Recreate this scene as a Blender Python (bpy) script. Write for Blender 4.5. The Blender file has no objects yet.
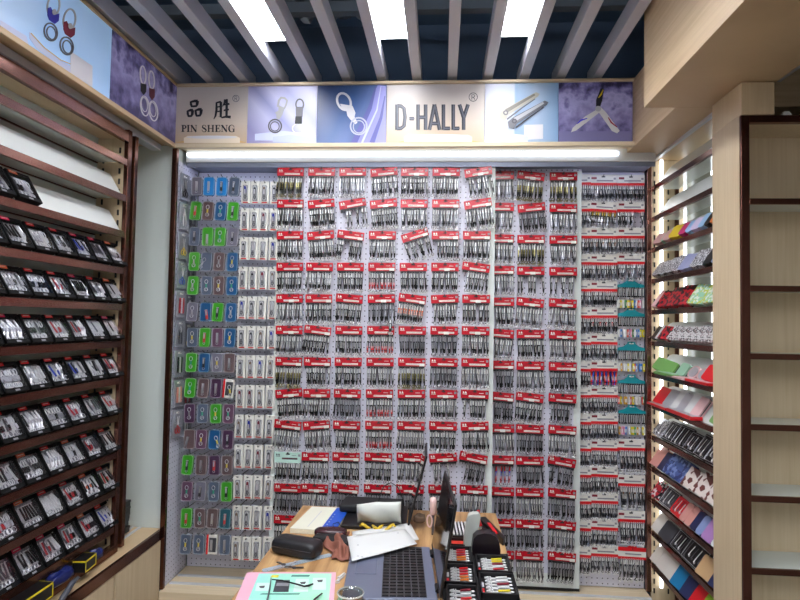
import bpy, math, random
from mathutils import Vector, Matrix
random.seed(7)
SC = bpy.context.scene
COL = SC.collection
PI = math.pi

# ------------------------------------------------------------------ camera
F, YA, PT, RO = 582.05, -.0729578, .0390404, .0177275
CAM = Vector((0, 0, 1.6))
FW = Vector((math.sin(YA)*math.cos(PT), math.cos(YA)*math.cos(PT), math.sin(PT)))
_rt = Vector((math.cos(YA), -math.sin(YA), 0)); _up = _rt.cross(FW)
RT = math.cos(RO)*_rt + math.sin(RO)*_up
UP = -math.sin(RO)*_rt + math.cos(RO)*_up
cam = bpy.data.cameras.new('camera'); cam.sensor_width = 36; cam.lens = F/800*36
cam.clip_start = .05; cam.clip_end = 60
camo = bpy.data.objects.new('camera', cam); COL.objects.link(camo)
m = Matrix((RT, UP, -FW)).transposed().to_4x4(); m.translation = CAM
camo.matrix_world = m; SC.camera = camo

def P(axis, val, x, y):
    """point of a photo ray on the world plane axis=val (used to measure the place)"""
    d = FW*F + RT*(x-400) + UP*(300-y)
    return CAM + d*((val-CAM[axis])/d[axis])
def PX(v, x, y): return P(0, v, x, y)
def PY(v, x, y): return P(1, v, x, y)
def PZ(v, x, y): return P(2, v, x, y)

# ------------------------------------------------------------------ materials
def lin(c):
    c = c/255
    return c/12.92 if c <= .04045 else ((c+.055)/1.055)**2.4
def rgb(*c): return tuple(lin(x) for x in c)+(1,)
MATS = {}
def new_mat(name):
    m = bpy.data.materials.new(name); m.use_nodes = True
    return m, m.node_tree, m.node_tree.nodes['Principled BSDF']
def mat(name, c, rough=.5, metal=0, emit=0, spec=.5, coat=0, noise=0, nscale=40, bump=0):
    if name in MATS: return MATS[name]
    m, nt, b = new_mat(name)
    col = rgb(*c)
    b.inputs['Base Color'].default_value = col
    b.inputs['Roughness'].default_value = rough
    b.inputs['Metallic'].default_value = metal
    b.inputs['Specular IOR Level'].default_value = spec
    b.inputs['Coat Weight'].default_value = coat
    if emit:
        b.inputs['Emission Color'].default_value = col
        b.inputs['Emission Strength'].default_value = emit
    if noise or bump:
        tc = nt.nodes.new('ShaderNodeTexCoord'); n = nt.nodes.new('ShaderNodeTexNoise')
        n.inputs['Scale'].default_value = nscale; n.inputs['Detail'].default_value = 4
        nt.links.new(tc.outputs['Object'], n.inputs['Vector'])
        if noise:
            r = nt.nodes.new('ShaderNodeValToRGB')
            r.color_ramp.elements[0].position = .3; r.color_ramp.elements[1].position = .7
            r.color_ramp.elements[0].color = tuple(x*(1-noise) for x in col[:3])+(1,)
            r.color_ramp.elements[1].color = tuple(min(1, x*(1+noise)) for x in col[:3])+(1,)
            nt.links.new(n.outputs['Fac'], r.inputs['Fac']); nt.links.new(r.outputs['Color'], b.inputs['Base Color'])
        if bump:
            bp = nt.nodes.new('ShaderNodeBump'); bp.inputs['Strength'].default_value = bump; bp.inputs['Distance'].default_value = .002
            nt.links.new(n.outputs['Fac'], bp.inputs['Height']); nt.links.new(bp.outputs['Normal'], b.inputs['Normal'])
    MATS[name] = m
    return m

def wood(name, c1, c2, scale=(60, 60, 2.2), rough=.45, coarse=6, bandmix=.6):
    m, nt, b = new_mat(name)
    tc = nt.nodes.new('ShaderNodeTexCoord'); mp = nt.nodes.new('ShaderNodeMapping')
    mp.inputs['Scale'].default_value = scale
    n = nt.nodes.new('ShaderNodeTexNoise'); n.inputs['Scale'].default_value = 1.6; n.inputs['Detail'].default_value = coarse
    n.inputs['Distortion'].default_value = .3
    r = nt.nodes.new('ShaderNodeValToRGB')
    r.color_ramp.elements[0].position = .32; r.color_ramp.elements[1].position = .68
    r.color_ramp.elements[0].color = rgb(*c1); r.color_ramp.elements[1].color = rgb(*c2)
    nt.links.new(tc.outputs['Object'], mp.inputs['Vector']); nt.links.new(mp.outputs['Vector'], n.inputs['Vector'])
    nt.links.new(n.outputs['Fac'], r.inputs['Fac']); nt.links.new(r.outputs['Color'], b.inputs['Base Color'])
    b.inputs['Roughness'].default_value = rough
    MATS[name] = m
    return m

def pegmat(name, c, hole, step=.0235, rad=.12, axis='X'):
    m, nt, b = new_mat(name)
    tc = nt.nodes.new('ShaderNodeTexCoord'); sp = nt.nodes.new('ShaderNodeSeparateXYZ')
    nt.links.new(tc.outputs['Object'], sp.inputs[0])
    def M(op, a, bb=None, cc=None):
        n = nt.nodes.new('ShaderNodeMath'); n.operation = op
        for i, s in enumerate((a, bb, cc)):
            if s is None: continue
            if hasattr(s, 'links'): nt.links.new(s, n.inputs[i])
            else: n.inputs[i].default_value = s
        return n.outputs[0]
    def cell(o):
        return M('SUBTRACT', M('FRACT', M('DIVIDE', o, step)), .5)
    u = cell(sp.outputs[axis]); v = cell(sp.outputs['Z'])
    d = M('SQRT', M('ADD', M('MULTIPLY', u, u), M('MULTIPLY', v, v)))
    f = M('LESS_THAN', d, rad)
    mx = nt.nodes.new('ShaderNodeMix'); mx.data_type = 'RGBA'
    nt.links.new(f, mx.inputs[0]); mx.inputs[6].default_value = rgb(*c); mx.inputs[7].default_value = rgb(*hole)
    nt.links.new(mx.outputs[2], b.inputs['Base Color'])
    b.inputs['Roughness'].default_value = .4
    MATS[name] = m
    return m

def glass(name, c=(255, 255, 255), gl=.12, rough=.08):
    m, nt, b = new_mat(name)
    out = nt.nodes['Material Output']
    t = nt.nodes.new('ShaderNodeBsdfTransparent'); t.inputs[0].default_value = rgb(*c)
    g = nt.nodes.new('ShaderNodeBsdfGlossy'); g.inputs['Roughness'].default_value = rough
    x = nt.nodes.new('ShaderNodeMixShader'); x.inputs[0].default_value = gl
    nt.links.new(t.outputs[0], x.inputs[1]); nt.links.new(g.outputs[0], x.inputs[2]); nt.links.new(x.outputs[0], out.inputs[0])
    nt.nodes.remove(b)
    MATS[name] = m
    return m

def art(name, stops, axis='Z', lo=0, hi=1, nz=0, nscale=4, emit=.45, diag=0, wave=0, wscale=3):
    """printed backlit artwork: a colour ramp along one object axis"""
    m, nt, b = new_mat(name)
    tc = nt.nodes.new('ShaderNodeTexCoord'); sp = nt.nodes.new('ShaderNodeSeparateXYZ')
    nt.links.new(tc.outputs['Object'], sp.inputs[0])
    mr = nt.nodes.new('ShaderNodeMapRange'); mr.inputs[1].default_value = lo; mr.inputs[2].default_value = hi
    src = sp.outputs[axis]
    if diag:
        a = nt.nodes.new('ShaderNodeMath'); a.operation = 'MULTIPLY_ADD'
        nt.links.new(sp.outputs['Z' if axis != 'Z' else 'X'], a.inputs[0]); a.inputs[1].default_value = diag; nt.links.new(src, a.inputs[2]); src = a.outputs[0]
    nt.links.new(src, mr.inputs[0]); val = mr.outputs[0]
    if nz:
        n = nt.nodes.new('ShaderNodeTexNoise'); n.inputs['Scale'].default_value = nscale; n.inputs['Detail'].default_value = 7
        nt.links.new(tc.outputs['Object'], n.inputs['Vector'])
        a = nt.nodes.new('ShaderNodeMath'); a.operation = 'MULTIPLY_ADD'
        s = nt.nodes.new('ShaderNodeMath'); s.operation = 'SUBTRACT'; nt.links.new(n.outputs['Fac'], s.inputs[0]); s.inputs[1].default_value = .5
        nt.links.new(s.outputs[0], a.inputs[0]); a.inputs[1].default_value = nz; nt.links.new(val, a.inputs[2]); val = a.outputs[0]
    r = nt.nodes.new('ShaderNodeValToRGB'); e = r.color_ramp.elements
    e[0].position = stops[0][0]; e[0].color = rgb(*stops[0][1])
    e[1].position = stops[-1][0]; e[1].color = rgb(*stops[-1][1])
    for p_, c_ in stops[1:-1]:
        k = e.new(p_); k.color = rgb(*c_)
    nt.links.new(val, r.inputs[0])
    nt.links.new(r.outputs[0], b.inputs['Base Color']); nt.links.new(r.outputs[0], b.inputs['Emission Color'])
    b.inputs['Emission Strength'].default_value = emit; b.inputs['Roughness'].default_value = .35
    MATS[name] = m
    return m

CREAM = wood('cream_wood', (206, 184, 148), (216, 196, 162))
CREAMH = wood('cream_wood_long', (196, 168, 130), (210, 184, 146), scale=(2, 2, 60))
CREAML = wood('cream_wood_ledge', (212, 192, 158), (224, 206, 174), scale=(2, 60, 60))
TABLEW = wood('table_wood', (150, 108, 66), (205, 165, 115), scale=(26, 2.0, 26), coarse=8)
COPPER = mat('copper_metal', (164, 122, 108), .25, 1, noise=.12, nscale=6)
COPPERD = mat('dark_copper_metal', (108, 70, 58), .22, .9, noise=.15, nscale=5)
WHITE = mat('white_paint', (232, 234, 232), .4)
WHITEG = mat('white_glass', (218, 226, 220), .12, spec=.6)
BOARDW = mat('white_board', (226, 230, 226), .25)
SILVER = mat('silver_metal', (200, 200, 206), .3, .6)
SILVERD = mat('dark_silver_metal', (120, 120, 126), .3, 1)
STEEL = mat('polished_steel', (242, 242, 242), .25, .25)
BODYS = mat('clipper_steel', (136, 136, 140), .3, .5)
BLACK = mat('black_plastic', (15, 15, 18), .42)
BLACKM = mat('matte_black', (22, 21, 24), .7)
DKGREY = mat('dark_grey', (60, 60, 66), .5)
GREY = mat('mid_grey', (140, 140, 146), .5)
LGREY = mat('light_grey', (196, 196, 200), .5)
PAPER = mat('white_paper', (212, 212, 210), .7)
OFFW = mat('offwhite_card', (228, 226, 218), .35)
RED = mat('red_card', (180, 14, 34), .25)
REDB = mat('bright_red', (214, 24, 34), .35)
MINT = mat('mint_card', (190, 224, 212), .4)
MAROON = mat('maroon_print', (130, 30, 46), .4)
CEIL = mat('dark_teal_ceiling', (104, 132, 162), .6, noise=.1, nscale=2)
SLAT = mat('slat_grey', (206, 207, 216), .5)
TRACK = mat('track_aluminium', (206, 208, 214), .35, .3)
LED = mat('led_panel', (250, 252, 255), .5, emit=26)
TUBE = mat('led_tube', (232, 240, 255), .5, emit=2.6)
PEG = pegmat('pegboard_white', (214, 213, 226), (70, 68, 84))
PEGL = pegmat('pegboard_side', (212, 211, 224), (84, 82, 98), axis='Y')
CLEAR = glass('clear_plastic')
JARG = glass('jar_glass', (225, 230, 228), .28, .05)
def C(name, *c, **k): return mat(name, c, k.pop('rough', .4), k.pop('metal', 0), **k)

# ------------------------------------------------------------------ mesh builder
class MB:
    def __init__(s): s.v = []; s.f = []; s.m = []; s.M = Matrix.Identity(4)
    def add(s, vs, fs, mi=0):
        o = len(s.v); s.v += [s.M @ Vector(v) for v in vs]
        s.f += [tuple(o+i for i in f) for f in fs]; s.m += [mi]*len(fs)
        return s
    def box(s, x0, x1, y0, y1, z0, z1, mi=0):
        vs = [(x, y, z) for x in (x0, x1) for y in (y0, y1) for z in (z0, z1)]
        return s.add(vs, [(0, 1, 3, 2), (4, 6, 7, 5), (0, 4, 5, 1), (2, 3, 7, 6), (0, 2, 6, 4), (1, 5, 7, 3)], mi)
    def prism(s, pts, n, t, mi=0, mb=None):
        """pts: 3D loop, extruded by n*t"""
        k = len(pts); n = Vector(n).normalized()*t
        a = [Vector(p) for p in pts]; vs = a+[p+n for p in a]
        fs = [tuple(range(k))[::-1], tuple(range(k, 2*k))]
        s.add(vs, fs, mi)
        s.add(vs, [(i, (i+1) % k, k+(i+1) % k, k+i) for i in range(k)], mi if mb is None else mb)
        return s
    def rrect(s, cx, cz, w, h, r, y0, y1, mi=0, seg=3):
        """rounded rectangle in XZ, thick along Y"""
        pts = []
        for (sx, sz, a0) in ((1, 1, 0), (-1, 1, 90), (-1, -1, 180), (1, -1, 270)):
            for i in range(seg+1):
                a = math.radians(a0+90*i/seg)
                pts.append((cx+sx*(w/2-r)+r*math.cos(a), y0, cz+sz*(h/2-r)+r*math.sin(a)))
        return s.prism(pts, (0, 1, 0), y1-y0, mi)
    def tube(s, pts, r, seg=6, mi=0, closed=False):
        pts = [Vector(p) for p in pts]; n = len(pts); o = []
        rr = r if isinstance(r, (list, tuple)) else [r]*n
        prev = None; vs = []
        for i, p in enumerate(pts):
            if closed: t = pts[(i+1) % n]-pts[i-1]
            else: t = pts[min(i+1, n-1)]-pts[max(i-1, 0)]
            t.normalize()
            if prev is None:
                a = Vector((0, 0, 1)) if abs(t.z) < .9 else Vector((1, 0, 0))
                x = t.cross(a).normalized()
            else:
                x = (prev-t*prev.dot(t)).normalized()
            prev = x; y = t.cross(x)
            for k in range(seg):
                an = 2*PI*k/seg
                vs.append(p+(x*math.cos(an)+y*math.sin(an))*rr[i])
        fs = []
        for i in range(n if closed else n-1):
            j = (i+1) % n
            for k in range(seg):
                k2 = (k+1) % seg
                fs.append((i*seg+k, i*seg+k2, j*seg+k2, j*seg+k))
        if not closed: fs += [tuple(range(seg))[::-1], tuple((n-1)*seg+k for k in range(seg))]
        return s.add(vs, fs, mi)
    def ring(s, c, R, r, n=(0, 1, 0), seg=12, ts=5, mi=0, sx=1, sz=1):
        c = Vector(c); n = Vector(n).normalized()
        a = n.cross(Vector((0, 0, 1))) if abs(n.z) < .9 else Vector((1, 0, 0)); a.normalize(); b = n.cross(a)
        return s.tube([c+a*math.cos(2*PI*i/seg)*R*sx+b*math.sin(2*PI*i/seg)*R*sz for i in range(seg)], r, ts, mi, True)
    def lathe(s, prof, c=(0, 0, 0), seg=24, mi=0):
        c = Vector(c); vs = []; n = len(prof)
        for r, z in prof:
            for k in range(seg):
                a = 2*PI*k/seg; vs.append(c+Vector((r*math.cos(a), r*math.sin(a), z)))
        fs = [(i*seg+k, i*seg+(k+1) % seg, (i+1)*seg+(k+1) % seg, (i+1)*seg+k) for i in range(n-1) for k in range(seg)]
        fs += [tuple(range(seg))[::-1], tuple((n-1)*seg+k for k in range(seg))]
        return s.add(vs, fs, mi)
    def mesh(s, name, mats, smooth=False):
        me = bpy.data.meshes.new(name); me.from_pydata([tuple(v) for v in s.v], [], s.f)
        for m_ in (mats if isinstance(mats, (list, tuple)) else [mats]): me.materials.append(m_)
        me.polygons.foreach_set('material_index', s.m)
        if smooth:
            me.polygons.foreach_set('use_smooth', [True]*len(me.polygons))
        me.update(); return me

def link(name, me, parent=None, M=None):
    o = bpy.data.objects.new(name, me); COL.objects.link(o)
    if parent: o.parent = parent
    if M is not None: o.matrix_basis = M
    return o
def obj(name, mb, mats, parent=None, M=None, bevel=0, smooth=False, seg=2):
    o = link(name, mb.mesh(name, mats, smooth), parent, M)
    if bevel:
        b = o.modifiers.new('bevel', 'BEVEL'); b.width = bevel; b.segments = seg; b.limit_method = 'ANGLE'; b.angle_limit = .7
    return o
LABELS = {}
def tag(o, label, cat, group=None, kind=None):
    o['label'] = label; o['category'] = cat
    if group: o['group'] = group
    if kind: o['kind'] = kind
    n = len(label.split())
    if label in LABELS or n > 16 or n < 4: print('LABEL?', n, label)
    LABELS[label] = o.name
    return o
def empty(name, label, cat, M=None, loc=None, group=None):
    o = bpy.data.objects.new(name, None); o.empty_display_size = .02; COL.objects.link(o)
    if M is not None: o.matrix_basis = M
    if loc is not None: o.location = loc
    return tag(o, label, cat, group)
def struct(name, mb, mats, **k):
    o = obj(name, mb, mats, **k); o['kind'] = 'structure'; return o
def T(*p): return Matrix.Translation(p)
def RY(a): return Matrix.Rotation(a, 4, 'Y')
def RX(a): return Matrix.Rotation(a, 4, 'X')
def RZ(a): return Matrix.Rotation(a, 4, 'Z')
ORD = 'first second third fourth fifth sixth seventh eighth ninth tenth eleventh twelfth thirteenth fourteenth fifteenth'.split()

# ------------------------------------------------------------------ room shell
ZS, ZT = 2.383, 2.647         # underside and top of the sign band
XL, XR = -1.208, .797         # sign corners
struct('floor', MB().box(-2.2, 3, -3, 3.2, -.05, 0), mat('floor_tile', (128, 120, 112), .35))
struct('ceiling', MB().box(-2.2, 3, -3, 3.2, 3.05, 3.1), CEIL)
struct('wall_back', MB().box(-2.2, 3, 2.78, 2.9, 0, 3.05), mat('wall_back_paint', (88, 108, 134), .7))
struct('wall_left', MB().box(-1.7, -1.6, -3, 2.78, 0, 3.05), mat('wall_left_paint', (200, 202, 200), .6))
struct('wall_right', MB().box(2.6, 2.7, -3, 2.78, 0, 3.05), mat('wall_right_paint', (190, 186, 178), .6))
# end wall between the left alcove and the pegboard niche (white panel)
struct('wall_end', MB().box(-1.6, -1.215, 2.515, 2.78, 0, 2.38), WHITEG)
# band over the back niche and over the left alcove
struct('trim_1', MB().box(XL, XR, 2.515, 2.75, ZS, ZT+.006).box(XL, XR, 2.487, 2.515, ZS-.02, ZS-.002).box(XL, XR, 2.487, 2.515, ZT-.006, ZT+.006), CREAML, bevel=.001)
struct('trim_2', MB().box(-1.62, XL-.012, -1, 2.75, ZS, ZT+.006).box(XL-.012, XL+.01, -1, 2.487, ZS-.02, ZS-.002).box(XL-.012, XL+.01, -1, 2.487, ZT-.006, ZT+.006), CREAMH, bevel=.001)
# right soffit and the deeper bulkhead nearer the camera
struct('trim_3', MB().box(XR, 2.6, 2.055, 2.78, ZS-.02, ZT+.006), CREAMH, bevel=.001)
struct('trim_4', MB().box(.69, 1.018, -1.5, 2.055, ZS-.02, 3.05), CREAMH, bevel=.001)
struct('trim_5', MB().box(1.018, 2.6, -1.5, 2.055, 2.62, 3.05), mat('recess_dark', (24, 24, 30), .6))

# ------------------------------------------------------------------ ceiling slats, lights
XS = [-1.06+.1555*i for i in range(-1, 13)]
for i, x in enumerate(XS):
    if x > .70: continue
    nm = 'leftmost grey ceiling slat running towards the back wall' if i == 0 else f'grey ceiling slat, {ORD[i]} counted from the left, above the sign band'
    tag(obj('ceiling_slat', MB().box(x-.02, x+.02, -1, 2.62, 2.67, 2.735), SLAT, bevel=.002), nm, 'ceiling slat', 'grey ceiling slats')
def led_panel(x, lab):
    r = empty('ceiling_light', lab, 'ceiling light', loc=(x, 1.65, 2.72), group='ceiling light panels')
    obj('light_frame', MB().box(-.062, .062, -.6, .6, .012, .03).box(-.062, -.058, -.6, .6, 0, .012).box(.058, .062, -.6, .6, 0, .012).box(-.058, .058, .596, .6, 0, .012).box(-.058, .058, -.6, -.596, 0, .012), WHITE, r)
    obj('diffuser', MB().box(-.058, .058, -.596, .596, .002, .010), LED, r)
led_panel(-.675, 'glowing white ceiling light panel, leftmost of three, above the lilac poster')
led_panel(-.208, 'glowing white ceiling light panel in the middle, above the dark blue poster')
led_panel(.262, 'glowing white ceiling light panel, rightmost of three, above the clippers poster')
for i, (x, y) in enumerate(((-.675, -.6), (-.208, -.6), (.262, -.6))):
    r = empty('ceiling_light', f'ceiling light panel behind the viewer, {ORD[i]} from the left', 'ceiling light', loc=(x, y, 2.72), group='ceiling light panels')
    obj('diffuser', MB().box(-.058, .058, -1.2, .9, .002, .010), LED, r)
def rail(y, lab):
    tag(obj('ceiling_rail', MB().box(-1.5, XR+.3, y-.022, y+.022, 2.93, 2.945).box(-1.5, XR+.3, y-.022, y-.018, 2.945, 2.975).box(-1.5, XR+.3, y+.018, y+.022, 2.945, 2.975), mat('channel_grey', (120, 130, 140), .5)), lab, 'ceiling rail')
rail(2.44, 'grey metal channel crossing above the ceiling slats')
# crumpled plastic film above the slats
mb = MB(); nx, ny = 16, 14; rnd = random.Random(3)
vs = [(-.72+.34*i/nx+rnd.uniform(-.008, .008), 2.28+.34*j/ny+rnd.uniform(-.01, .01), 2.998+rnd.uniform(-.02, .03)) for j in range(ny+1) for i in range(nx+1)]
mb.add(vs, [(j*(nx+1)+i, j*(nx+1)+i+1, (j+1)*(nx+1)+i+1, (j+1)*(nx+1)+i) for j in range(ny) for i in range(nx)])
tag(obj('plastic_film', mb, mat('film_clear', (150, 160, 170), .15, .3)), 'crumpled clear plastic film lying above the ceiling slats', 'plastic film')
tag(obj('ceiling_cable', MB().tube([(-1.15+.02*math.sin(k*.9), 1.9+.09*k, 2.99-.035*math.sin(k*.7)) for k in range(8)], .006, 6), BLACK), 'thin black cable sagging above the left ceiling slats', 'cable')

# light bar on top of the pegboard niche
for x0, x1, l in ((-1.18, -.775, 'left'), (.635, .91, 'right')):
    tag(obj('fill_strip', MB().box(x0, x1, 2.599, 2.607, 2.311, 2.3155), mat('niche_fill', (226, 232, 255), .5, emit=12)), f'added fill strip hidden under the overhead track at the {l} end of the niche', 'fill strip')  # unseen fill lamp, added to brighten the recessed boards
r = empty('light_bar', 'long white linear light glowing above the pegboards', 'light bar', loc=(-.21, 2.60, 2.352))
obj('light_housing', MB().box(-.985, 1.13, -.01, .14, -.027, .03), WHITE, r, bevel=.002)
obj('light_tube', MB().tube([(-.975, -.0185, .006), (.968, -.0185, .006)], .009, 10), TUBE, r)
tag(obj('panel_track', MB().box(-1.19, .92, 2.594, 2.74, 2.3165, 2.3245).box(-1.19, .92, 2.594, 2.597, 2.303, 2.3165), mat('track_bluegrey', (140, 148, 168), .4, .2)), 'blue grey overhead track above the sliding pegboards', 'sliding track')

# ------------------------------------------------------------------ sign posters
class Frame:
    def __init__(s, axis, val, n): s.axis, s.val, s.n = axis, val, Vector(n)
    def px(s, x, y, off=0): return P(s.axis, s.val, x, y)+s.n*off
BF = Frame(1, 2.5, (0, -1, 0)); LF = Frame(0, XL+.004, (1, 0, 0))
def ribbon(mb, fr, pts, w, off, t=.0008, mi=0):
    """flat printed stroke through px points, width in px (number or list)"""
    n = len(pts); ww = w if isinstance(w, (list, tuple)) else [w]*n
    L, R_ = [], []
    for i in range(n):
        a = pts[max(i-1, 0)]; b = pts[min(i+1, n-1)]
        dx, dy = b[0]-a[0], b[1]-a[1]; l = math.hypot(dx, dy) or 1
        nx_, ny_ = -dy/l*ww[i]/2, dx/l*ww[i]/2
        L.append(fr.px(pts[i][0]+nx_, pts[i][1]+ny_, off)); R_.append(fr.px(pts[i][0]-nx_, pts[i][1]-ny_, off))
    for i in range(n-1):
        q = [L[i], L[i+1], R_[i+1], R_[i]]
        mb.prism(q, fr.n, t, mi)
    return mb
def ell(cx, cy, rx, ry, rot=0, n=20, a0=0, a1=360):
    o = []
    for i in range(n+1):
        a = math.radians(a0+(a1-a0)*i/n); x, y = rx*math.cos(a), ry*math.sin(a)
        c, s_ = math.cos(rot), math.sin(rot)
        o.append((cx+x*c-y*s_, cy+x*s_+y*c))
    return o
def fill(mb, fr, pts, off, t=.0008, mi=0): return mb.prism([fr.px(x, y, off) for x, y in pts], fr.n, t, mi)

def poster(fr, x0, x1, material, label, side=None):
    if fr is BF:
        a, b = PY(2.5, x0, 115).x, PY(2.5, x1, 115).x
        M = T((a+b)/2, 2.5, (ZS+ZT-.006)/2)
        mb = MB().box(-(b-a)/2, (b-a)/2, 0, .014, -(ZT-.006-ZS)/2, (ZT-.006-ZS)/2)
    else:
        a, b = side
        M = T(XL-.008, (a+b)/2, (ZS+ZT-.006)/2)
        mb = MB().box(0, .012, -(b-a)/2, (b-a)/2, -(ZT-.006-ZS)/2, (ZT-.006-ZS)/2)
    r = empty('sign_poster', label, 'poster', M=M, group='backlit posters in the sign band')
    obj('poster_board', mb, material, r)
    return r
def onto(name, mb, mats, r):
    me = mb.mesh(name, mats); me.transform(r.matrix_basis.inverted()); return link(name, me, r)
A_BEIGE = art('print_beige', [(0, (200, 172, 138)), (.35, (208, 192, 176)), (1, (194, 188, 186))], lo=-.13, hi=.13, emit=.05)
A_LILAC = art('print_lilac', [(0, (150, 146, 190)), (.3, (196, 196, 226)), (.45, (156, 158, 204)), (.6, (200, 200, 230)), (.8, (166, 168, 210)), (1, (190, 190, 222))], axis='X', lo=-.2, hi=.2, diag=.9, emit=.05)
A_BLUE = art('print_blue', [(0, (34, 56, 104)), (.4, (58, 92, 148)), (.6, (92, 116, 170)), (1, (60, 66, 104))], axis='X', lo=-.16, hi=.16, diag=-.4, nz=.3, nscale=4, emit=.05)
A_LBLUE = art('print_lightblue', [(0, (196, 200, 218)), (.40, (190, 200, 220)), (.42, (142, 172, 206)), (.7, (172, 192, 216)), (1, (130, 166, 204))], axis='X', lo=-.16, hi=.16, emit=.05)
A_PURP = art('print_purple', [(0, (62, 56, 96)), (.35, (120, 114, 158)), (.62, (150, 146, 186)), (.8, (100, 94, 142)), (1, (34, 30, 62))], axis='Z', lo=-.14, hi=.16, nz=1.3, nscale=22, emit=.2)
A_BLILAC = art('print_bluelilac', [(0, (156, 190, 226)), (.4, (196, 214, 238)), (.7, (214, 208, 232)), (1, (190, 184, 216))], axis='Y', lo=.35, hi=-.35, nz=.4, nscale=3, emit=.3)
INK = mat('print_black', (26, 28, 38), .5); INKG = mat('print_grey', (98, 100, 112), .4, emit=.05)
PSIL = mat('print_silver', (172, 172, 174), .4, emit=.03); PSILD = mat('print_dark_silver', (96, 94, 102), .4)
PWHT = mat('print_white', (226, 224, 228), .4, emit=.03); PGOLD = mat('print_gold', (216, 176, 110), .4, emit=.03)
PICE = mat('print_ice', (204, 210, 236), .4, emit=.03); PSILK = mat('print_silk', (150, 150, 216), .4, emit=.03); PSILKD = mat('print_silk_dark', (96, 98, 168), .4, emit=.03)

# poster 1: PIN SHENG
r = poster(BF, 175.3, 247.3, A_BEIGE, 'beige sign poster with two brush characters over the words PIN SHENG')
podium = MB()
fill(podium, BF, [(188, 136), (236, 136), (240, 138), (240, 143), (184, 143), (184, 138)], .001, mi=0)
fill(podium, BF, [(176, 142.6), (186, 140.8), (240, 140.8), (246, 142.6)], .0005, mi=1)
fill(podium, BF, ell(212, 137.3, 26, 1.6, n=14), .0022, mi=2)
onto('printed_podium', podium, [mat('print_cream', (240, 226, 204), .4, emit=.03), PGOLD, PWHT], r)
ch = MB()
def bs(p, w): ribbon(ch, BF, p, [x_*1.4 for x_ in w], .001)
# upper character: three mouths
def mouth(x, y, w, h, k=1.9):
    bs([(x, y), (x+.4, y+h*.6), (x+1.2, y+h+.6)], [k*.7, k*.9, k*.6]); bs([(x-.2, y+.6), (x+w*.6, y-.5), (x+w+.5, y-.4)], [k*.6, k, k*1.1])
    bs([(x+w+.2, y-.6), (x+w-.2, y+h*.6), (x+w-1.2, y+h)], [k*1.2, k, k*.6]); bs([(x+.8, y+h), (x+w*.5, y+h-.2), (x+w-.4, y+h-.5)], [k*.6, k*.8, k*.7])
mouth(190.8, 101.6, 6.6, 5.0); mouth(187.6, 110.8, 5.0, 5.6); mouth(195.6, 110.0, 5.6, 6.0)
onto('brush_character', ch, INK, r)
ch = MB()
bs([(216.6, 102.5), (216.6, 110), (215.6, 116), (213.8, 119.4)], [1.2, 1.6, 1.3, .4]); bs([(216.4, 103), (219, 102.2), (221, 102.2)], [1, 1.2, 1.8])
bs([(221, 102), (221, 111), (220.8, 117.5), (218.8, 116.6)], [1.8, 1.7, 1.6, .4]); bs([(217.2, 107.2), (220.4, 106.6)], [.9, 1]); bs([(217.2, 111.8), (220.4, 111.2)], [.9, 1])
bs([(225.4, 99.6), (224.6, 103), (222.6, 106.6)], [1.8, 1.4, .4]); bs([(224, 105), (227, 104.2), (229.6, 104)], [1, 1.3, 1.4])
bs([(226.9, 99.2), (226.8, 108), (226.6, 116.6)], [1.5, 1.8, 1.6]); bs([(223.8, 110.6), (227, 109.8), (229, 109.6)], [1, 1.3, 1.2])
bs([(221.6, 117.8), (226, 116.8), (230.8, 117.2)], [1, 1.6, 2.0])
onto('brush_character', ch, INK, r)
rm = MB(); ribbon(rm, BF, ell(236, 98.6, 3.2, 3.2), .55, .001)
ribbon(rm, BF, [(234.9, 100.6), (234.9, 96.8), (236.6, 96.7), (237.2, 97.7), (236.6, 98.6), (235.2, 98.7)], .5, .001); ribbon(rm, BF, [(236, 98.7), (237.3, 100.6)], .5, .001)
onto('registered_mark', rm, INKG, r)
tx = MB(); Y0, Y1 = 125.1, 132.0
def st(p, w): ribbon(tx, BF, p, w, .001)
def serif(x, y, w=2.4): st([(x-w/2, y), (x+w/2, y)], .45)
def vthick(x, w=1.5): st([(x, Y0), (x, Y1)], w)
def gN(x, w):
    st([(x+.8, Y0), (x+.8, Y1)], .5); st([(x+w-.8, Y0), (x+w-.8, Y1)], .5); st([(x+.7, Y0+.2), (x+w-.8, Y1-.1)], 1.6); serif(x+.8, Y0+.2, 2); serif(x+.8, Y1-.2, 2); serif(x+w-.8, Y0+.2, 2)
def gE(x, w):
    st([(x+1.4, Y0), (x+1.4, Y1)], 1.5); st([(x, Y0+.2), (x+w-.4, Y0+.2)], .5); st([(x, Y1-.2), (x+w-.2, Y1-.2)], .5); st([(x+1, (Y0+Y1)/2), (x+w-1.4, (Y0+Y1)/2)], .5)
    st([(x+w-.5, Y0), (x+w-.4, Y0+1.8)], .6); st([(x+w-.3, Y1), (x+w-.2, Y1-2)], .6); st([(x+w-1.5, 127.6), (x+w-1.5, 129.4)], .6)
vthick(183); serif(183, Y0+.2, 3); serif(183, Y1-.2, 3); ribbon(tx, BF, ell(183.6, 127, 2.4, 1.7, a0=-90, a1=90, n=8), [.5, .7, 1.0, 1.3, 1.5, 1.3, 1.0, .7, .5], .001)
vthick(188.4); serif(188.4, Y0+.2, 3); serif(188.4, Y1-.2, 3)
gN(190.8, 6.2)
ribbon(tx, BF, [(206.2, 127.2), (205.6, 125.6), (203.9, 125.1), (202.6, 126), (202.8, 127.6), (205, 128.9), (206.3, 130.2), (205.8, 131.6), (204.2, 132.1), (202.6, 131.4), (202.1, 129.8)], [.6, .5, .5, .9, 1.5, 1.7, 1.4, .8, .5, .5, .6], .001)
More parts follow.
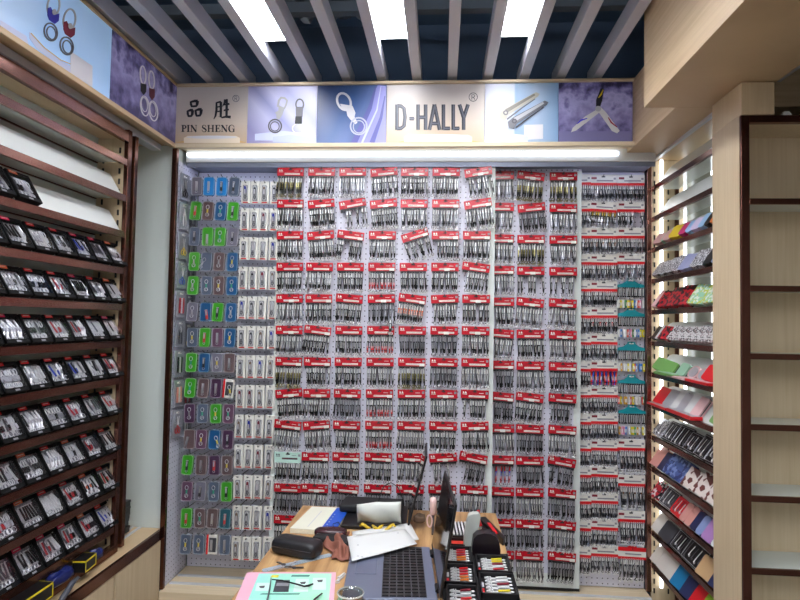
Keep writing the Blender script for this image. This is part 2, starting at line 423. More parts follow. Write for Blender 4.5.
for xx in (208.8, 213.0): vthick(xx, 1.4); serif(xx, Y0+.2, 2.6); serif(xx, Y1-.2, 2.6)
st([(208.8, 128.5), (213, 128.5)], .5)
gE(215.2, 5.2); gN(221.4, 6.2)
ribbon(tx, BF, [(234.3, 127.4), (233.6, 125.7), (231.8, 125), (230, 125.8), (229.2, 127.4), (229.1, 129.4), (229.8, 131.2), (231.6, 132.1), (233.4, 131.6), (234, 130.6)], [.6, .5, .5, .9, 1.5, 1.7, 1.4, .6, .5, .6], .001)
st([(233.9, 129), (233.9, 132)], 1.3); serif(233.6, 129, 2.6)
onto('printed_words', tx, INK, r)

# poster 2: two keychains on lilac
r = poster(BF, 247.6, 316.8, A_LILAC, 'lilac sign poster showing two silver keychains above pale steps')
g = MB(); fill(g, BF, [(255, 134), (283, 131), (314, 134), (314, 140.5), (255, 140.5)], .0006, mi=0); fill(g, BF, [(273, 137), (290, 135), (316.5, 138), (316.5, 143.2), (273, 142.4)], .0014, mi=1)
onto('printed_steps', g, [PICE, mat('print_pale_blue', (188, 196, 230), .4, emit=.03)], r)
g = MB()
ribbon(g, BF, [(277.8, 107), (279, 100.6), (281.2, 97.8), (284.8, 98.2), (287.2, 100.6), (286.2, 104.8), (284.2, 109)], [1.8, 2, 2, 2, 2, 1.8, 1.6], .001, mi=0)
fill(g, BF, [(278.6, 105.2), (284.8, 108), (282.4, 115), (279.4, 119.4), (276.6, 118.6), (276.4, 114.6), (275, 112.6), (278.6, 110.8)], .001, mi=0)
ribbon(g, BF, ell(275.2, 126.2, 6.4, 6.6), 1.3, .0022, mi=1); ribbon(g, BF, ell(275.0, 126.6, 4.4, 4.6), .9, .0022, mi=1)
onto('printed_bottle_opener_keychain', g, [PSIL, PSILD], r)
g = MB(); ribbon(g, BF, ell(299.8, 104.5, 3.8, 5.2), 1.5, .001, mi=1); fill(g, BF, [(295.8, 107), (303.2, 107), (302.6, 117), (296, 117)], .002, mi=1); fill(g, BF, [(295.6, 116.6), (302.2, 116.6), (302, 124), (295, 124)], .0026, mi=2)
ribbon(g, BF, ell(298.4, 128.6, 5.8, 5.0), 1.1, .001, mi=0)
onto('printed_loop_keychain', g, [PWHT, PSILD, INK], r)

# poster 3: hook keychain on blue
r = poster(BF, 317.2, 386.3, A_BLUE, 'dark blue sign poster with one silver hook keychain beside blue silk')
g = MB()
fill(g, BF, [(378, 84.5), (386, 86.5), (386, 143.5), (353, 143.5), (364, 122), (371, 100)], .0005, mi=0)
ribbon(g, BF, [(376, 86.5), (370, 108), (360, 130), (354, 143.4)], [1, 4, 5, 6], .0012, mi=1); ribbon(g, BF, [(385, 96), (381, 118), (372, 143)], [1, 3, 5], .0012, mi=1)
ribbon(g, BF, [(381, 86.5), (377, 110), (366, 134), (362, 143)], [.6, 1.4, 2, 2], .0016, mi=2)
onto('printed_silk', g, [PSILK, PSILKD, PICE], r)
g = MB()
ribbon(g, BF, ell(344, 101.8, 6.4, 8.8, rot=-.45, n=18), 2.3, .002, mi=0)
fill(g, BF, [(340, 104), (352.6, 106), (355.6, 113), (354.6, 117), (357.6, 122.6), (355.6, 124.4), (350.4, 119.8), (347.4, 116), (346.6, 111.6), (343, 109.6)], .0022, mi=0)
ribbon(g, BF, ell(358.8, 126.4, 8.2, 8.4), 1.5, .003, mi=1); ribbon(g, BF, ell(359, 127, 5.6, 6.2), 1, .003, mi=1)
onto('printed_hook_keychain', g, [PWHT, mat('print_ring', (196, 200, 214), .4, emit=.03)], r)

# poster 4: D-HALLY
r = poster(BF, 386.7, 484.3, A_BEIGE, 'beige sign poster with the word D-HALLY in tall grey letters')
g = MB(); fill(g, BF, [(408, 135), (468, 135), (472, 137), (472, 142), (404, 142), (404, 137)], .001, mi=0); fill(g, BF, [(396, 142.8), (406, 140.4), (470, 140.4), (484, 142.8)], .0005, mi=1); fill(g, BF, ell(438, 136.2, 33, 1.7, n=14), .0022, mi=2)
onto('printed_podium', g, [MATS['print_cream'], PGOLD, PWHT], r)
def glyphs(mb, w, off, mi, dx=0):
    Y0, Y1 = 104.6, 130
    def s_(p): ribbon(mb, BF, [(a+dx, b) for a, b in p], w, off, mi=mi)
    s_([(397, Y0), (397, Y1)]); s_([(397, Y0+1.4), (401, Y0+1.6), (404, 108.5), (405, 117.3), (404, 126), (401, Y1-1.6), (397, Y1-1.4)])
    s_([(409.3, 118.7), (414, 118.7)])
    s_([(418, Y0), (418, Y1)]); s_([(425.6, Y0), (425.6, Y1)]); s_([(418, 117.4), (425.6, 117.4)])
    s_([(429.4, Y1), (434.4, Y0)]); s_([(434.4, Y0), (439.6, Y1)]); s_([(431, 123.6), (438, 123.6)])
    s_([(443.4, Y0), (443.4, Y1)]); s_([(443.4, Y1-1.5), (450, Y1-1.5)])
    s_([(453.2, Y0), (453.2, Y1)]); s_([(453.2, Y1-1.5), (459.4, Y1-1.5)])
    s_([(459.4, Y0), (463.6, 118)]); s_([(468, Y0), (463.6, 118)]); s_([(463.6, 117), (463.6, Y1)])
g = MB(); glyphs(g, 3.7, .001, 0); glyphs(g, 1.3, .002, 1, .5)
ribbon(g, BF, ell(473.2, 97.2, 4.2, 4.2), .6, .001); ribbon(g, BF, [(471.8, 99.8), (471.8, 94.9), (474, 94.8), (474.8, 96), (474, 97.2), (472.2, 97.4)], .6, .001); ribbon(g, BF, [(473.2, 97.4), (475, 99.8)], .6, .001)
onto('printed_word', g, [mat('print_slate', (44, 46, 58), .4), mat('print_slate2', (92, 94, 106), .4)], r)

# poster 5: nail clippers
r = poster(BF, 484.7, 558.3, A_LBLUE, 'pale blue sign poster showing two silver nail clippers')
g = MB(); fill(g, BF, [(524, 125), (543, 124.4), (543, 139), (524, 140)], .0006, mi=1); fill(g, BF, [(500, 135.6), (526, 135.6), (528, 137), (528, 142.4), (498, 142.4), (498, 137)], .001, mi=0); fill(g, BF, ell(513, 136, 13, 1.6, n=14), .0022, mi=1)
onto('printed_podium', g, [mat('print_pale', (214, 220, 236), .4, emit=.03), PWHT], r)
def pclip(dx, dy, m0, label, up):
    g = MB()
    fill(g, BF, [(499+dx, 113.6+dy), (504.4+dx, 109+dy), (536+dx, 92.4+dy), (539.6+dx, 94+dy), (538+dx, 96.6+dy), (508+dx, 115.4+dy), (505.4+dx, 120.6+dy), (500+dx, 119.6+dy)], .0012+up, mi=0)
    fill(g, BF, [(505+dx, 109.8+dy), (534+dx, 93.8+dy), (535.4+dx, 95.4+dy), (507+dx, 113+dy)], .002+up, mi=1)
    ribbon(g, BF, [(507+dx, 119.4+dy), (522+dx, 108+dy), (535+dx, 99+dy)], [1.6, 1.2, .8], .001+up, mi=2)
    fill(g, BF, ell(505.6+dx, 113+dy, 2.6, 2.4), .0028+up, mi=2); fill(g, BF, ell(505.6+dx, 113+dy, 1.3, 1.2), .0034+up, mi=0)
    onto(label, g, m0, r)
pclip(0, 0, [mat('print_clip_pale', (182, 178, 166), .4, emit=.03), mat('print_clip_mid', (128, 124, 116), .4), PSILD], 'printed_nail_clipper', 0)
pclip(8.6, 8.6, [mat('print_clip_grey', (104, 106, 116), .4), mat('print_clip_grey2', (184, 186, 194), .4), mat('print_clip_dark', (58, 58, 70), .4)], 'printed_nail_clipper', .003)

# poster 6: three blade clipper
r = poster(BF, 558.7, 632.6, A_PURP, 'dark purple sign poster with three clippers joined like a star')
g = MB(); fill(g, BF, [(558.9, 131.4), (632.4, 131.4), (632.4, 143), (558.9, 143)], .0004); onto('printed_floor', g, mat('print_purple_floor', (118, 114, 156), .4, emit=.03), r)
def blade(pts, c, mark, mc):
    g = MB(); fill(g, BF, pts, .0012, mi=0); ribbon(g, BF, mark, [.8, 1.6, .8], .0024, mi=1); onto('printed_clipper', g, [c, mc], r)
blade([(600.6, 88.4), (604, 89.2), (602, 101), (600, 107), (596, 106.6), (596, 100)], INK, [(603, 90), (601, 94.5), (598.4, 98)], mat('print_yellow', (230, 196, 30), .4, emit=.03))
blade([(596, 110), (599.6, 112.4), (576, 130.6), (571, 132.4), (572.6, 128), (585, 116.6)], mat('print_bone', (206, 204, 200), .4, emit=.03), [(577, 124), (581, 120.4), (587, 118.6)], mat('print_blue_mark', (58, 50, 196), .4, emit=.03))
blade([(597, 110), (601, 107.6), (606, 112.6), (619.6, 131), (617, 133.4), (611.8, 131)], MATS['print_bone'], [(608, 117.6), (611, 122.6), (617, 127.4)], mat('print_red_mark', (150, 24, 54), .4, emit=.03))
g = MB(); fill(g, BF, ell(598, 109, 3, 2.8), .003, mi=0); onto('printed_pivot', g, PSIL, r)

# left side posters
YP = PX(XL, 110, 65).y
r = poster(LF, 0, 0, A_PURP, 'dark purple side poster with two small silver keychains, nearest the corner', side=(YP+.002, 2.496))
def skey(x, y, c):
    g = MB()
    ribbon(g, LF, ell(x, y-12, 2.7, 9, rot=-.06), 1.4, .001, mi=0); fill(g, LF, [(x-2.6, y-4), (x+3.2, y-2.6), (x+3, y+5), (x+.4, y+8), (x-2.4, y+4)], .002, mi=1)
    ribbon(g, LF, ell(x+1.6, y+19, 4.2, 10, rot=-.12), 1.2, .002, mi=0); ribbon(g, LF, ell(x+1.2, y+17.6, 3.0, 7.2, rot=-.12), .8, .002, mi=0)
    onto('printed_keychain', g, [PWHT, c], r)
skey(142.6, 87, INK); skey(151.2, 92, mat('print_wine', (108, 40, 60), .4))
r = poster(LF, 0, 0, A_BLILAC, 'pale blue side poster with two large keychains, nearer the viewer', side=(.6, YP-.002))
g = MB()
for (pts, o, mi) in (([(29, 32), (44, 47), (62, 62), (70, 66), (70, 74), (54, 62), (36, 48), (29, 38)], .0006, 0), ([(70, 51), (92, 66), (92, 87), (70, 73)], .001, 1), ([(0, 20), (26, 36), (29, 47), (0, 26)], .0006, 0)):
    fill(g, LF, pts, o, mi=mi)
ribbon(g, LF, [(30, 33), (44, 48), (60, 60), (70, 64)], .8, .002, mi=2)
onto('printed_podium', g, [PICE, PWHT, PGOLD], r)
def bkey(x, y, c, k=1.0):
    g = MB()
    ribbon(g, LF, ell(x, y-9*k, 6*k, 11*k, rot=.12), 1.7, .001, mi=0)
    fill(g, LF, [(x-6, y-7), (x-3, y-8), (x+1, y), (x+5.6, y-1.6), (x+5, y+6), (x+1, y+9), (x-4.6, y+5), (x-6.4, y)], .002, mi=1); fill(g, LF, ell(x, y-3, 2.2, 3), .004, mi=0)
    ribbon(g, LF, ell(x-3, y+17, 6.4, 9, rot=-.25), 1.4, .002, mi=2); ribbon(g, LF, ell(x-2.4, y+18, 4.4, 6.6, rot=-.25), 1.2, .002, mi=2)
    onto('printed_keychain', g, [PSIL, c, PSILD], r)
bkey(53, 15, mat('print_royal', (52, 50, 176), .4, emit=.03)); bkey(69, 29, mat('print_crimson', (124, 30, 54), .4, emit=.05))

# ------------------------------------------------------------------ niche carcass: ledge, pegboards, posts
tag(obj('ledge_shelf', MB().box(-1.2, .925, 2.475, 2.745, .384, .424), CREAML, bevel=.002), 'low cream wooden ledge running below the pegboards', 'ledge')
for y, l in ((2.557, 'front'), (2.636, 'rear')):
    tag(obj('floor_track', MB().box(-1.19, .92, y-.007, y+.007, .424, .430), TRACK), f'{l} white sliding track set into the low ledge', 'sliding track', 'tracks in the ledge')
r = empty('base_cabinet', 'low cream cabinet front under the pegboard ledge', 'cabinet', loc=(0, 2.5, 0))
obj('cabinet_body', MB().box(-1.2, .925, .002, .24, 0, .384), CREAMH, r)
for k in range(4): obj('cabinet_door', MB().box(-1.195+.53*k, -.675+.53*k, -.014, 0, .03, .378), CREAMH, r, bevel=.001)
def pegpanel(x0, x1, y, z0, z1, label, frame=None):
    r = empty('pegboard_panel', label, 'pegboard', loc=((x0+x1)/2, y, z0))
    w = (x1-x0)/2; h = z1-z0
    obj('perforated_sheet', MB().box(-w, w, 0, .012, .0, h), PEG, r)
    mb = MB(); fr = frame or (.0, .0, .0)
    if fr[0]: mb.box(-w, -w+fr[0], -.004, -.0005, fr[2]+.0005, h-.012)
    if fr[1]: mb.box(w-fr[1], w, -.004, -.0005, fr[2]+.0005, h-.012)
    if fr[2]: mb.box(-w, w, -.004, -.0005, 0, fr[2])
    if frame: obj('panel_frame', mb, mat('frame_white', (222, 228, 224), .35), r); obj('base_strip', MB().box(-w, w, -.006, .004, -.012, -.001), BLACK, r)
    return r
pb_l = pegpanel(-1.196, .0, 2.741, .426, 2.315, 'fixed pegboard at the back left behind the plastic cases')
pb_r = pegpanel(.3, .922, 2.741, .426, 2.315, 'fixed pegboard at the back right behind the white header cards')
pb_c = pegpanel(-.762, .228, 2.61, .44, 2.315, 'widest sliding pegboard, in the centre, foremost of the boards', (.03, .03, .07))
pb_m = pegpanel(.05, .622, 2.675, .44, 2.315, 'narrow sliding pegboard right of the centre board', (.0, .03, .06))
r = empty('side_pegboard', 'narrow pegboard lining the left side of the niche', 'pegboard', loc=(-1.2, 2.62, .426))
obj('perforated_sheet', MB().box(-.01, 0, -.1, .115, 0, 1.89), PEGL, r); pb_s = r
def post(x0, x1, y0, y1, z0, z1, lab, m_=COPPERD, nm='metal_post'):
    return tag(obj(nm, MB().box(x0, x1, y0, y1, z0, z1), m_, bevel=.0015), lab, 'post')
post(-1.214, -1.192, 2.492, 2.512, .424, 2.362, 'dark copper post at the left edge of the pegboard niche')
post(.925, .945, 2.71, 2.738, .424, 2.362, 'slim copper post between pegboards and right shelves', COPPER)

def peg(pb, x, y0, y1, z):
    """wire peg of a pegboard: part of the board"""
    o = link('peg_hook', PEGM, pb, T(x-pb.location.x, 0, z-pb.location.z) @ Matrix.Diagonal((1, (y1-y0)/.05, 1, 1)))
    return o
PEGM = MB().tube([(0, 0, 0), (0, -.04, .0), (0, -.05, .003), (0, -.052, .009)], .0016, 5).mesh('peg_hook', BLACK)

# ------------------------------------------------------------------ nail clippers on cards
def clipper_mesh(name, neck, body, tail, ring, L=.094, w=.0082):
    mb = MB()
    # hang loop, lower lever, tapering upper lever, pin, split ring
    mb.ring((0, -.002, -.003), .0026, .0006, seg=8, ts=4, mi=0)
    a = -.006; b = -.006-L*.24; c = -.006-L*.66
    mb.prism([(-w*.5, .002, a+.002), (w*.5, .002, a+.002), (w*.55, .002, b), (-w*.55, .002, b)], (0, -1, 0), .0018, 4)  # black back plate: shaded gaps between the necks put into colour
    mb.prism([(-w*.24, 0, a), (w*.24, 0, a), (w*.36, 0, b), (-w*.36, 0, b)], (0, -1, 0), .003, 0)
    mb.prism([(-w*.5, 0, b), (w*.5, 0, b), (w*.44, 0, c), (-w*.44, 0, c)], (0, -1, 0), .0022, 4); d_ = b*.55+c*.45
    mb.prism([(-w*.40, -.003, b+.004), (w*.40, -.003, b+.004), (w*.46, -.004, d_), (-w*.46, -.004, d_)], (0, -1, .15), .0018, 1); mb.prism([(-w*.46, -.004, d_), (w*.46, -.004, d_), (w*.46, -.0055, c+.004), (-w*.46, -.0055, c+.004)], (0, -1, .15), .0018, 2)
    mb.prism([(-w*.12, -.0048, b-.002), (w*.12, -.0048, b-.002), (w*.12, -.0065, c+.012), (-w*.12, -.0065, c+.012)], (0, -1, .15), .0018, 3)
    mb.box(-.0012, .0012, -.0045, 0, b-.003, b+.001, 3); mb.box(w*.24, w*.5, -.0056, -.0046, c+.006, b-.001, 4); mb.box(-w*.5, -w*.36, -.0056, -.0046, c+.012, b-.006, 4)  # pin, then black side strips painting a shadow gap beside the lever
    mb.prism([(-w*.40, -.0003, c), (w*.40, -.0003, c), (w*.22, -.0003, c-.009), (-w*.22, -.0003, c-.009)], (0, -1, 0), .002, 2)
    mb.ring((0, -.002, c-.016), .0072 if L > .08 else .0056, .0012, n=(.5, 1, .1), seg=10, ts=4, mi=3)
    mb.ring((-.001, .001, c-.014), .0064 if L > .08 else .005, .0013, n=(-.4, 1, .2), seg=8, ts=4, mi=4)
    mb.ring((.001, -.004, c-.022), .0050 if L > .08 else .0038, .0008, n=(-.6, 1, .0), seg=9, ts=4, mi=3)
    return mb.mesh(name, [neck, body, tail, ring, BLACK])
K_BLACK = C('clip_black', 13, 13, 16, rough=.5, spec=.25); K_GOLD = mat('clip_gold', (150, 142, 96), .3, .8); K_RED = C('clip_red', 176, 26, 36); K_BLUE = C('clip_blue', 36, 60, 170)
K_ORG = C('clip_orange', 214, 96, 44); K_BRON = mat('clip_bronze', (120, 84, 60), .35, .7); K_DK = mat('clip_dark', (56, 56, 64), .35, .5); K_YEL = C('clip_yellow', 216, 184, 70)
CM = dict(
 black=clipper_mesh('nail_clipper_black', STEEL, K_BLACK, K_BLACK, STEEL), mixed=clipper_mesh('nail_clipper_mixed', STEEL, BODYS, K_BLACK, STEEL),
 silver=clipper_mesh('nail_clipper_silver', STEEL, BODYS, SILVERD, STEEL), dark=clipper_mesh('nail_clipper_dark', SILVER, K_DK, K_BLACK, SILVER),
 gold=clipper_mesh('nail_clipper_gold', STEEL, K_GOLD, K_BLACK, K_GOLD), bronze=clipper_mesh('nail_clipper_bronze', STEEL, K_BLACK, K_RED, STEEL),
 orange=clipper_mesh('nail_clipper_orange', STEEL, K_ORG, K_BLACK, STEEL), redblue=clipper_mesh('nail_clipper_red', K_RED, K_BLUE, K_RED, STEEL))
CS = dict(
 black=clipper_mesh('small_clipper_black', STEEL, K_BLACK, K_BLACK, STEEL, .072, .0075), silver=clipper_mesh('small_clipper_silver', STEEL, BODYS, K_DK, STEEL, .072, .0075),
 dark=clipper_mesh('small_clipper_dark', STEEL, K_DK, SILVERD, STEEL, .072, .0075), yellow=clipper_mesh('small_clipper_yellow', K_YEL, K_BLACK, SILVER, STEEL, .072, .0075),
 red=clipper_mesh('small_clipper_red', STEEL, K_RED, K_DK, STEEL, .072, .0075), orange=clipper_mesh('small_clipper_orange', STEEL, K_BRON, K_DK, STEEL, .072, .0075),
 rb1=clipper_mesh('small_clipper_coral', REDB, K_ORG, REDB, STEEL, .074, .0085), rb2=clipper_mesh('small_clipper_blue', K_BLUE, K_BLUE, K_BLUE, STEEL, .074, .0085))
def header_mesh(kind, tagpos):
    mb = MB(); w, h = .061, .036
    base, bar = {'red': (0, 1), 'mint': (4, 4)}[kind]
    # folded card: front leaf, top fold, back leaf, black comb at the foot
    mb.box(-w, w, -.0022, -.0012, -h, 0, base).box(-w, w, .0012, .0022, -h, 0, base)
    mb.tube([(-w, 0, 0), (w, 0, 0)], .0022, 6, base)
    mb.box(-w*.94, w*.94, -.004, .003, -h-.009, -h+.001, 1 if kind == 'red' else 4)  # comb bar, made thicker to paint in the header's drop shadow
    for i in range(10): mb.box(-.0535+i*.0119-.0012, -.0535+i*.0119+.0012, -.0036, .001, -h-.016, -h-.008, 1)
    # hang slot, two logo marks, name line, text strip
    mb.box(-.009, .009, -.003, -.0022, -.009, -.004, 1); mb.box(-.003, .003, -.003, -.0022, -.006, .001, 1)
    wh = 2 if kind == 'red' else 5
    for dx in (-.050, -.040): mb.prism([(dx-.003, -.0023, -.014), (dx+.004, -.0023, -.014), (dx+.004, -.0023, -.011), (dx+.001, -.0023, -.006), (dx-.002, -.0023, -.006)], (0, -1, 0), .0006, wh)
    mb.box(-.054, -.034, -.0029, -.0023, -.0185, -.0165, wh)
    mb.box(.018, .038, -.0029, -.0023, -.013, -.0115, wh)
    mb.box(-.026, .044, -.0029, -.0023, -.030, -.0225, wh)
    for i in range(12): mb.box(-.024+i*.0056, -.021+i*.0056, -.0032, -.0029, -.0275, -.025, 3)
    mb.box(.047, .057, -.0029, -.0023, -.016, -.006, 6)
    if tagpos: x = .034 if tagpos == 1 else -.002; mb.box(x, x+.023, -.0036, -.0029, -.0335, -.0215, 2)
    return mb.mesh('header_card', [RED, BLACK, OFFW, MAROON, MINT, DKGREY, GREY])
HM = [header_mesh('red', 0), header_mesh('red', 1), header_mesh('red', 2)]; HMINT = header_mesh('mint', 0)

def card(x, y, z, tilt, kind, label, group, pb, slots=range(12), header=None, name='clipper_card', cat='nail clipper card'):
    M = T(x, y, z) @ RY(-math.radians(tilt))
    r = empty(name, label, cat, M=M, group=group)
    link('header_card', header or random.choice(HM), r)
    names = kind.split('+')
    for i in slots:
        if i > 9: continue
        k = names[(i//2) % len(names)] if len(names) > 1 else names[0]
        dx = -.0535+i*.0119
        link('nail_clipper', CM[k], r, T(dx, -.0015+random.uniform(-.002, .001), -.041+random.uniform(-.0015, .001)) @ RY(random.uniform(-.07, .07)) @ RZ(random.uniform(-.5, .5)))
    peg(pb, x, y-.01, pb.location.y, z-.006)
    return r
DESC = dict(black='black', mixed='silver and black', silver='silver', dark='dark grey', gold='gold toned', bronze='black and red', orange='orange', redblue='red and blue')
def desc(k):
    ks = k.split('+')
    return DESC[ks[0]] if len(ks) == 1 else DESC[ks[0]]+' and '+DESC[ks[1]] if 'mixed' not in ks else 'silver and black'
TL = [277, 308, 339, 370, 401, 432.5, 464]; BL = [274, 301, 331.6, 364, 396.3, 428.6, 460]
tiltC = {(0, 3): 5, (0, 6): 8, (1, 1): 5, (1, 2): 10, (1, 3): 6, (1, 6): 9, (2, 1): 5, (2, 2): -7, (2, 4): 18, (3, 6): -7, (4, 2): -4, (4, 3): 2, (4, 4): -7, (4, 5): 3, (5, 1): -6,
         (7, 0): 6, (8, 0): -5, (8, 1): 6, (8, 6): 3, (9, 5): 5, (9, 6): -10, (10, 2): -3, (0, 0): -1, (2, 0): 1, (7, 6): -1}
kC = ['gold mixed silver black black mixed black', 'mixed black black black mixed silver mixed', 'mixed mixed black mixed black black mixed', 'black mixed black bronze black black black',
      'silver black black dark orange mixed black', 'silver black black bronze dark dark mixed', 'gold black black mixed gold dark silver', 'black mixed dark bronze black mixed black',
      'silver silver mixed bronze mixed black mixed', 'black mixed black black silver silver dark', 'dark silver dark dark dark black silver', 'black black']
slotsC = {(0, 6): [1, 2, 4, 5, 6, 7, 9, 10], (1, 2): [2, 3, 6, 8, 9], (2, 2): [0, 1, 2, 5, 6, 7, 8, 9, 10, 11], (2, 4): [0, 2, 3, 5, 6, 8, 9, 11], (2, 5): [2, 3, 4, 5, 6, 7, 8, 9], (3, 6): [2, 3, 4, 5, 6, 7, 8, 9, 10, 11],
          (4, 5): [1, 2, 3, 4, 5, 6, 7, 8, 10, 11], (4, 6): [0, 1, 2, 3, 4, 6, 7, 8, 9, 10, 11], (6, 1): [1, 2, 3, 4, 5, 6, 7, 9, 10], (7, 6): [1, 3, 4, 5, 6, 7, 8, 10], (8, 2): [1, 2, 3, 4, 5, 6, 7, 8, 9, 10], (9, 5): [1, 2, 3, 6, 10], (9, 6): [3, 4, 5, 6, 7, 8, 9, 10, 11]}
def tname(t): return 'tilted ' if abs(t) >= 4 else ''
for rr in range(12):
    ks = kC[rr].split()
    for cc in range(7):
        if rr == 11 and cc > 1: continue
        t = rr/10
        px = TL[cc]+(BL[cc]-TL[cc])*t+13.7; py = 168.3+31.65*rr
        py += (cc-3)*(-.06+.05*rr*.62) if rr else 0
        p = PY(2.585, px, py)
        tl = tiltC.get((rr, cc), random.uniform(-1, 1))
        k = ks[cc]
        if (rr, cc) == (9, 0):
            card(p.x, p.y, p.z, 0, 'black', 'pale mint header card of black nail clippers near the bottom left of the centre board', 'clipper cards on the centre board', pb_c, header=HMINT); continue
        card(p.x, p.y, p.z, tl, k, f'{tname(tl)}red card of {desc(k)} clippers, {ORD[rr]} row, {ORD[cc]} column of centre board', 'clipper cards on the centre board', pb_c, slotsC.get((rr, cc), range(12)))
# the lone black clipper between two cards
p = PY(2.575, 390.5, 319)
tag(link('loose_clipper', CM['black'], None, T(p.x, 2.575, p.z) @ Matrix.Diagonal((1.7, 1, .75, 1))), 'single black clipper hanging over the fifth row in the fourth column', 'nail clipper')

tiltM = {(0, 1): -6, (1, 1): 6, (0, 2): 0, (3, 1): -0, (4, 1): -5, (4, 2): -3, (5, 0): -4, (7, 1): -6, (7, 0): -4, (7, 2): -3, (9, 2): -9, (10, 2): -3, (11, 2): -4, (12, 2): -3, (8, 2): -2, (6, 2): 0}
kM = ['silver gold gold', 'silver dark silver', 'silver gold silver', 'silver black black', 'mixed silver silver', 'silver black silver', 'dark silver dark', 'dark black dark', 'silver dark silver', 'redblue dark dark', 'dark silver dark', 'dark dark silver', 'black silver dark']
slotsM = {(3, 1): [0, 1, 4, 5, 6, 9, 10, 11], (3, 2): [0, 2, 4, 5, 7, 8, 10, 11], (9, 2): [1, 2, 4, 5, 6, 7, 8, 9], (9, 0): [3, 5, 6, 8], (7, 2): [1, 2, 3, 4, 5, 6, 7, 10]}
for rr in range(13):
    ks = kM[rr].split(); t = rr/12
    for cc in range(3):
        px = (500.5, 531.3, 563.5)[cc]*(1-t)+(500.5, 529.2, 562)[cc]*t; py = 172.2+31.62*rr+(cc-1)*(.5+.05*rr)
        p = PY(2.65, px, py); tl = tiltM.get((rr, cc), random.uniform(-1, 1)); k = ks[cc]
        card(p.x, p.y, p.z, tl, k, f'{tname(tl)}red card of {desc(k)} clippers, {ORD[rr]} row, {ORD[cc]} column of narrow board', 'clipper cards on the narrow sliding board', pb_m,
             [i for i in slotsM.get((rr, cc), range(12)) if cc or i > 2])

# white header cards with a red foot on the back right board
mb = MB(); w = .061; mb.box(-w, w, -.002, -.001, -.036, 0, 0).box(-w, w, .001, .002, -.036, 0, 0).tube([(-w, 0, 0), (w, 0, 0)], .002, 6, 0)
mb.box(-w, w, -.003, .003, -.048, -.036, 1); mb.box(-.008, .008, -.0027, -.002, -.011, -.005, 2).box(-.054, -.030, -.0027, -.002, -.019, -.009, 3).box(-.03, .044, -.0027, -.002, -.029, -.023, 4).box(.046, .056, -.0027, -.002, -.021, -.012, 4)
for i in range(14): mb.box(-.056+i*.0086, -.0535+i*.0086, -.0035, .001, -.053, -.047, 1)
HW = mb.mesh('header_card', [OFFW, REDB, DKGREY, MAROON, GREY])
mb = MB(); mb.box(-w, w, -.003, .003, -.052, -.04, 1).box(-w, w, -.0026, -.001, -.04, -.016, 0).box(-w, w, -.003, .003, -.016, 0, 1).box(-.03, .04, -.0032, -.0026, -.031, -.025, 4).box(-.02, .02, -.003, .003, 0, .006, 1)
HWR = mb.mesh('header_card', [OFFW, REDB, DKGREY, MAROON, GREY])
def wcard(x, y, z, tl, ks, label, slots=range(13), header=HW, big=False, fan=0):
    r = empty('clipper_card', label, 'nail clipper card', M=T(x, y, z) @ RY(-math.radians(tl)), group='white clipper cards on the back right board')
    link('header_card', header, r)
    for i in slots:
        k = ks[i % len(ks)]
        S = Matrix.Diagonal((1.1, 1, 1.35, 1)) if big else Matrix.Identity(4)
        link('nail_clipper', CS[k], r, T(-.055+i*.0091, -.002+random.uniform(-.002, .001), -.047) @ RY(random.uniform(-.09, .09)+fan*(random.random()-.5)) @ RZ(random.uniform(-.6, .6)) @ S)
    peg(pb_r, x, y-.01, 2.74, z-.008)
stE = [184.4+26.45*i for i in range(15)]
kE = [['silver', 'silver', 'dark'], ['yellow', 'yellow', 'dark'], ['orange', 'silver', 'dark'], ['silver', 'dark'], ['silver', 'black'], ['black', 'red', 'silver'], ['silver', 'dark'], ['rb1', 'rb2'], ['dark', 'silver'], ['silver'], ['silver', 'dark'], ['dark', 'silver'], ['dark', 'silver'], ['silver', 'dark'], ['dark', 'silver']]
nE = {7: 'blue and coral', 1: 'yellow topped', 5: 'black and red', 2: 'bronze and silver'}
for rr in range(15):
    t = rr/14; z = lambda x: PY(2.715, x, stE[rr]-9.2)
    p = z(603.3*(1-t)+604.2*t)
    wcard(p.x, p.y, p.z, -4 if rr == 1 else random.uniform(-1, 1), kE[rr], f'white header card of {nE.get(rr, "silver")} clippers, {ORD[rr]} row, middle column of back right board')
    p = z(577*(1-t)+577*t)
    wcard(p.x, p.y-.006, p.z, random.uniform(-2, 2), ['dark', 'silver'], f'half hidden white clipper card, {ORD[rr]} row, left column of back right board', range(6, 13))
for i, yy in enumerate((184.4, 210.6, 237)):
    p = PY(2.715, 630.8, yy-9); wcard(p.x, p.y, p.z, 0, ['black', 'dark'] if i < 2 else ['dark', 'silver'], f'white header card of dark clippers, {ORD[i]} from top, rightmost column of back board', list(range(8))+[11, 12] if i == 1 else range(13))
p = PY(2.715, 631, 262.8-9); wcard(p.x, p.y, p.z, 0, ['dark', 'silver'], 'white header card of scattered clippers just above the teal hangers', fan=.4)
for i, (yy, ks) in enumerate(((448.6, ['dark', 'silver']), (484.3, ['silver', 'dark', 'orange']), (520, ['silver', 'dark']))):
    p = PY(2.715, 631, yy-9); wcard(p.x, p.y, p.z, 0, ks, f'white header card of long clippers, {ORD[i]} below the teal hangers, rightmost column', range(1, 13), big=True)
p = PY(2.715, 632, 547.5); wcard(p.x, p.y, p.z, -1, ['silver', 'dark'], 'red and white header card of large clippers, lowest of the rightmost column', range(1, 12), header=HWR, big=True)
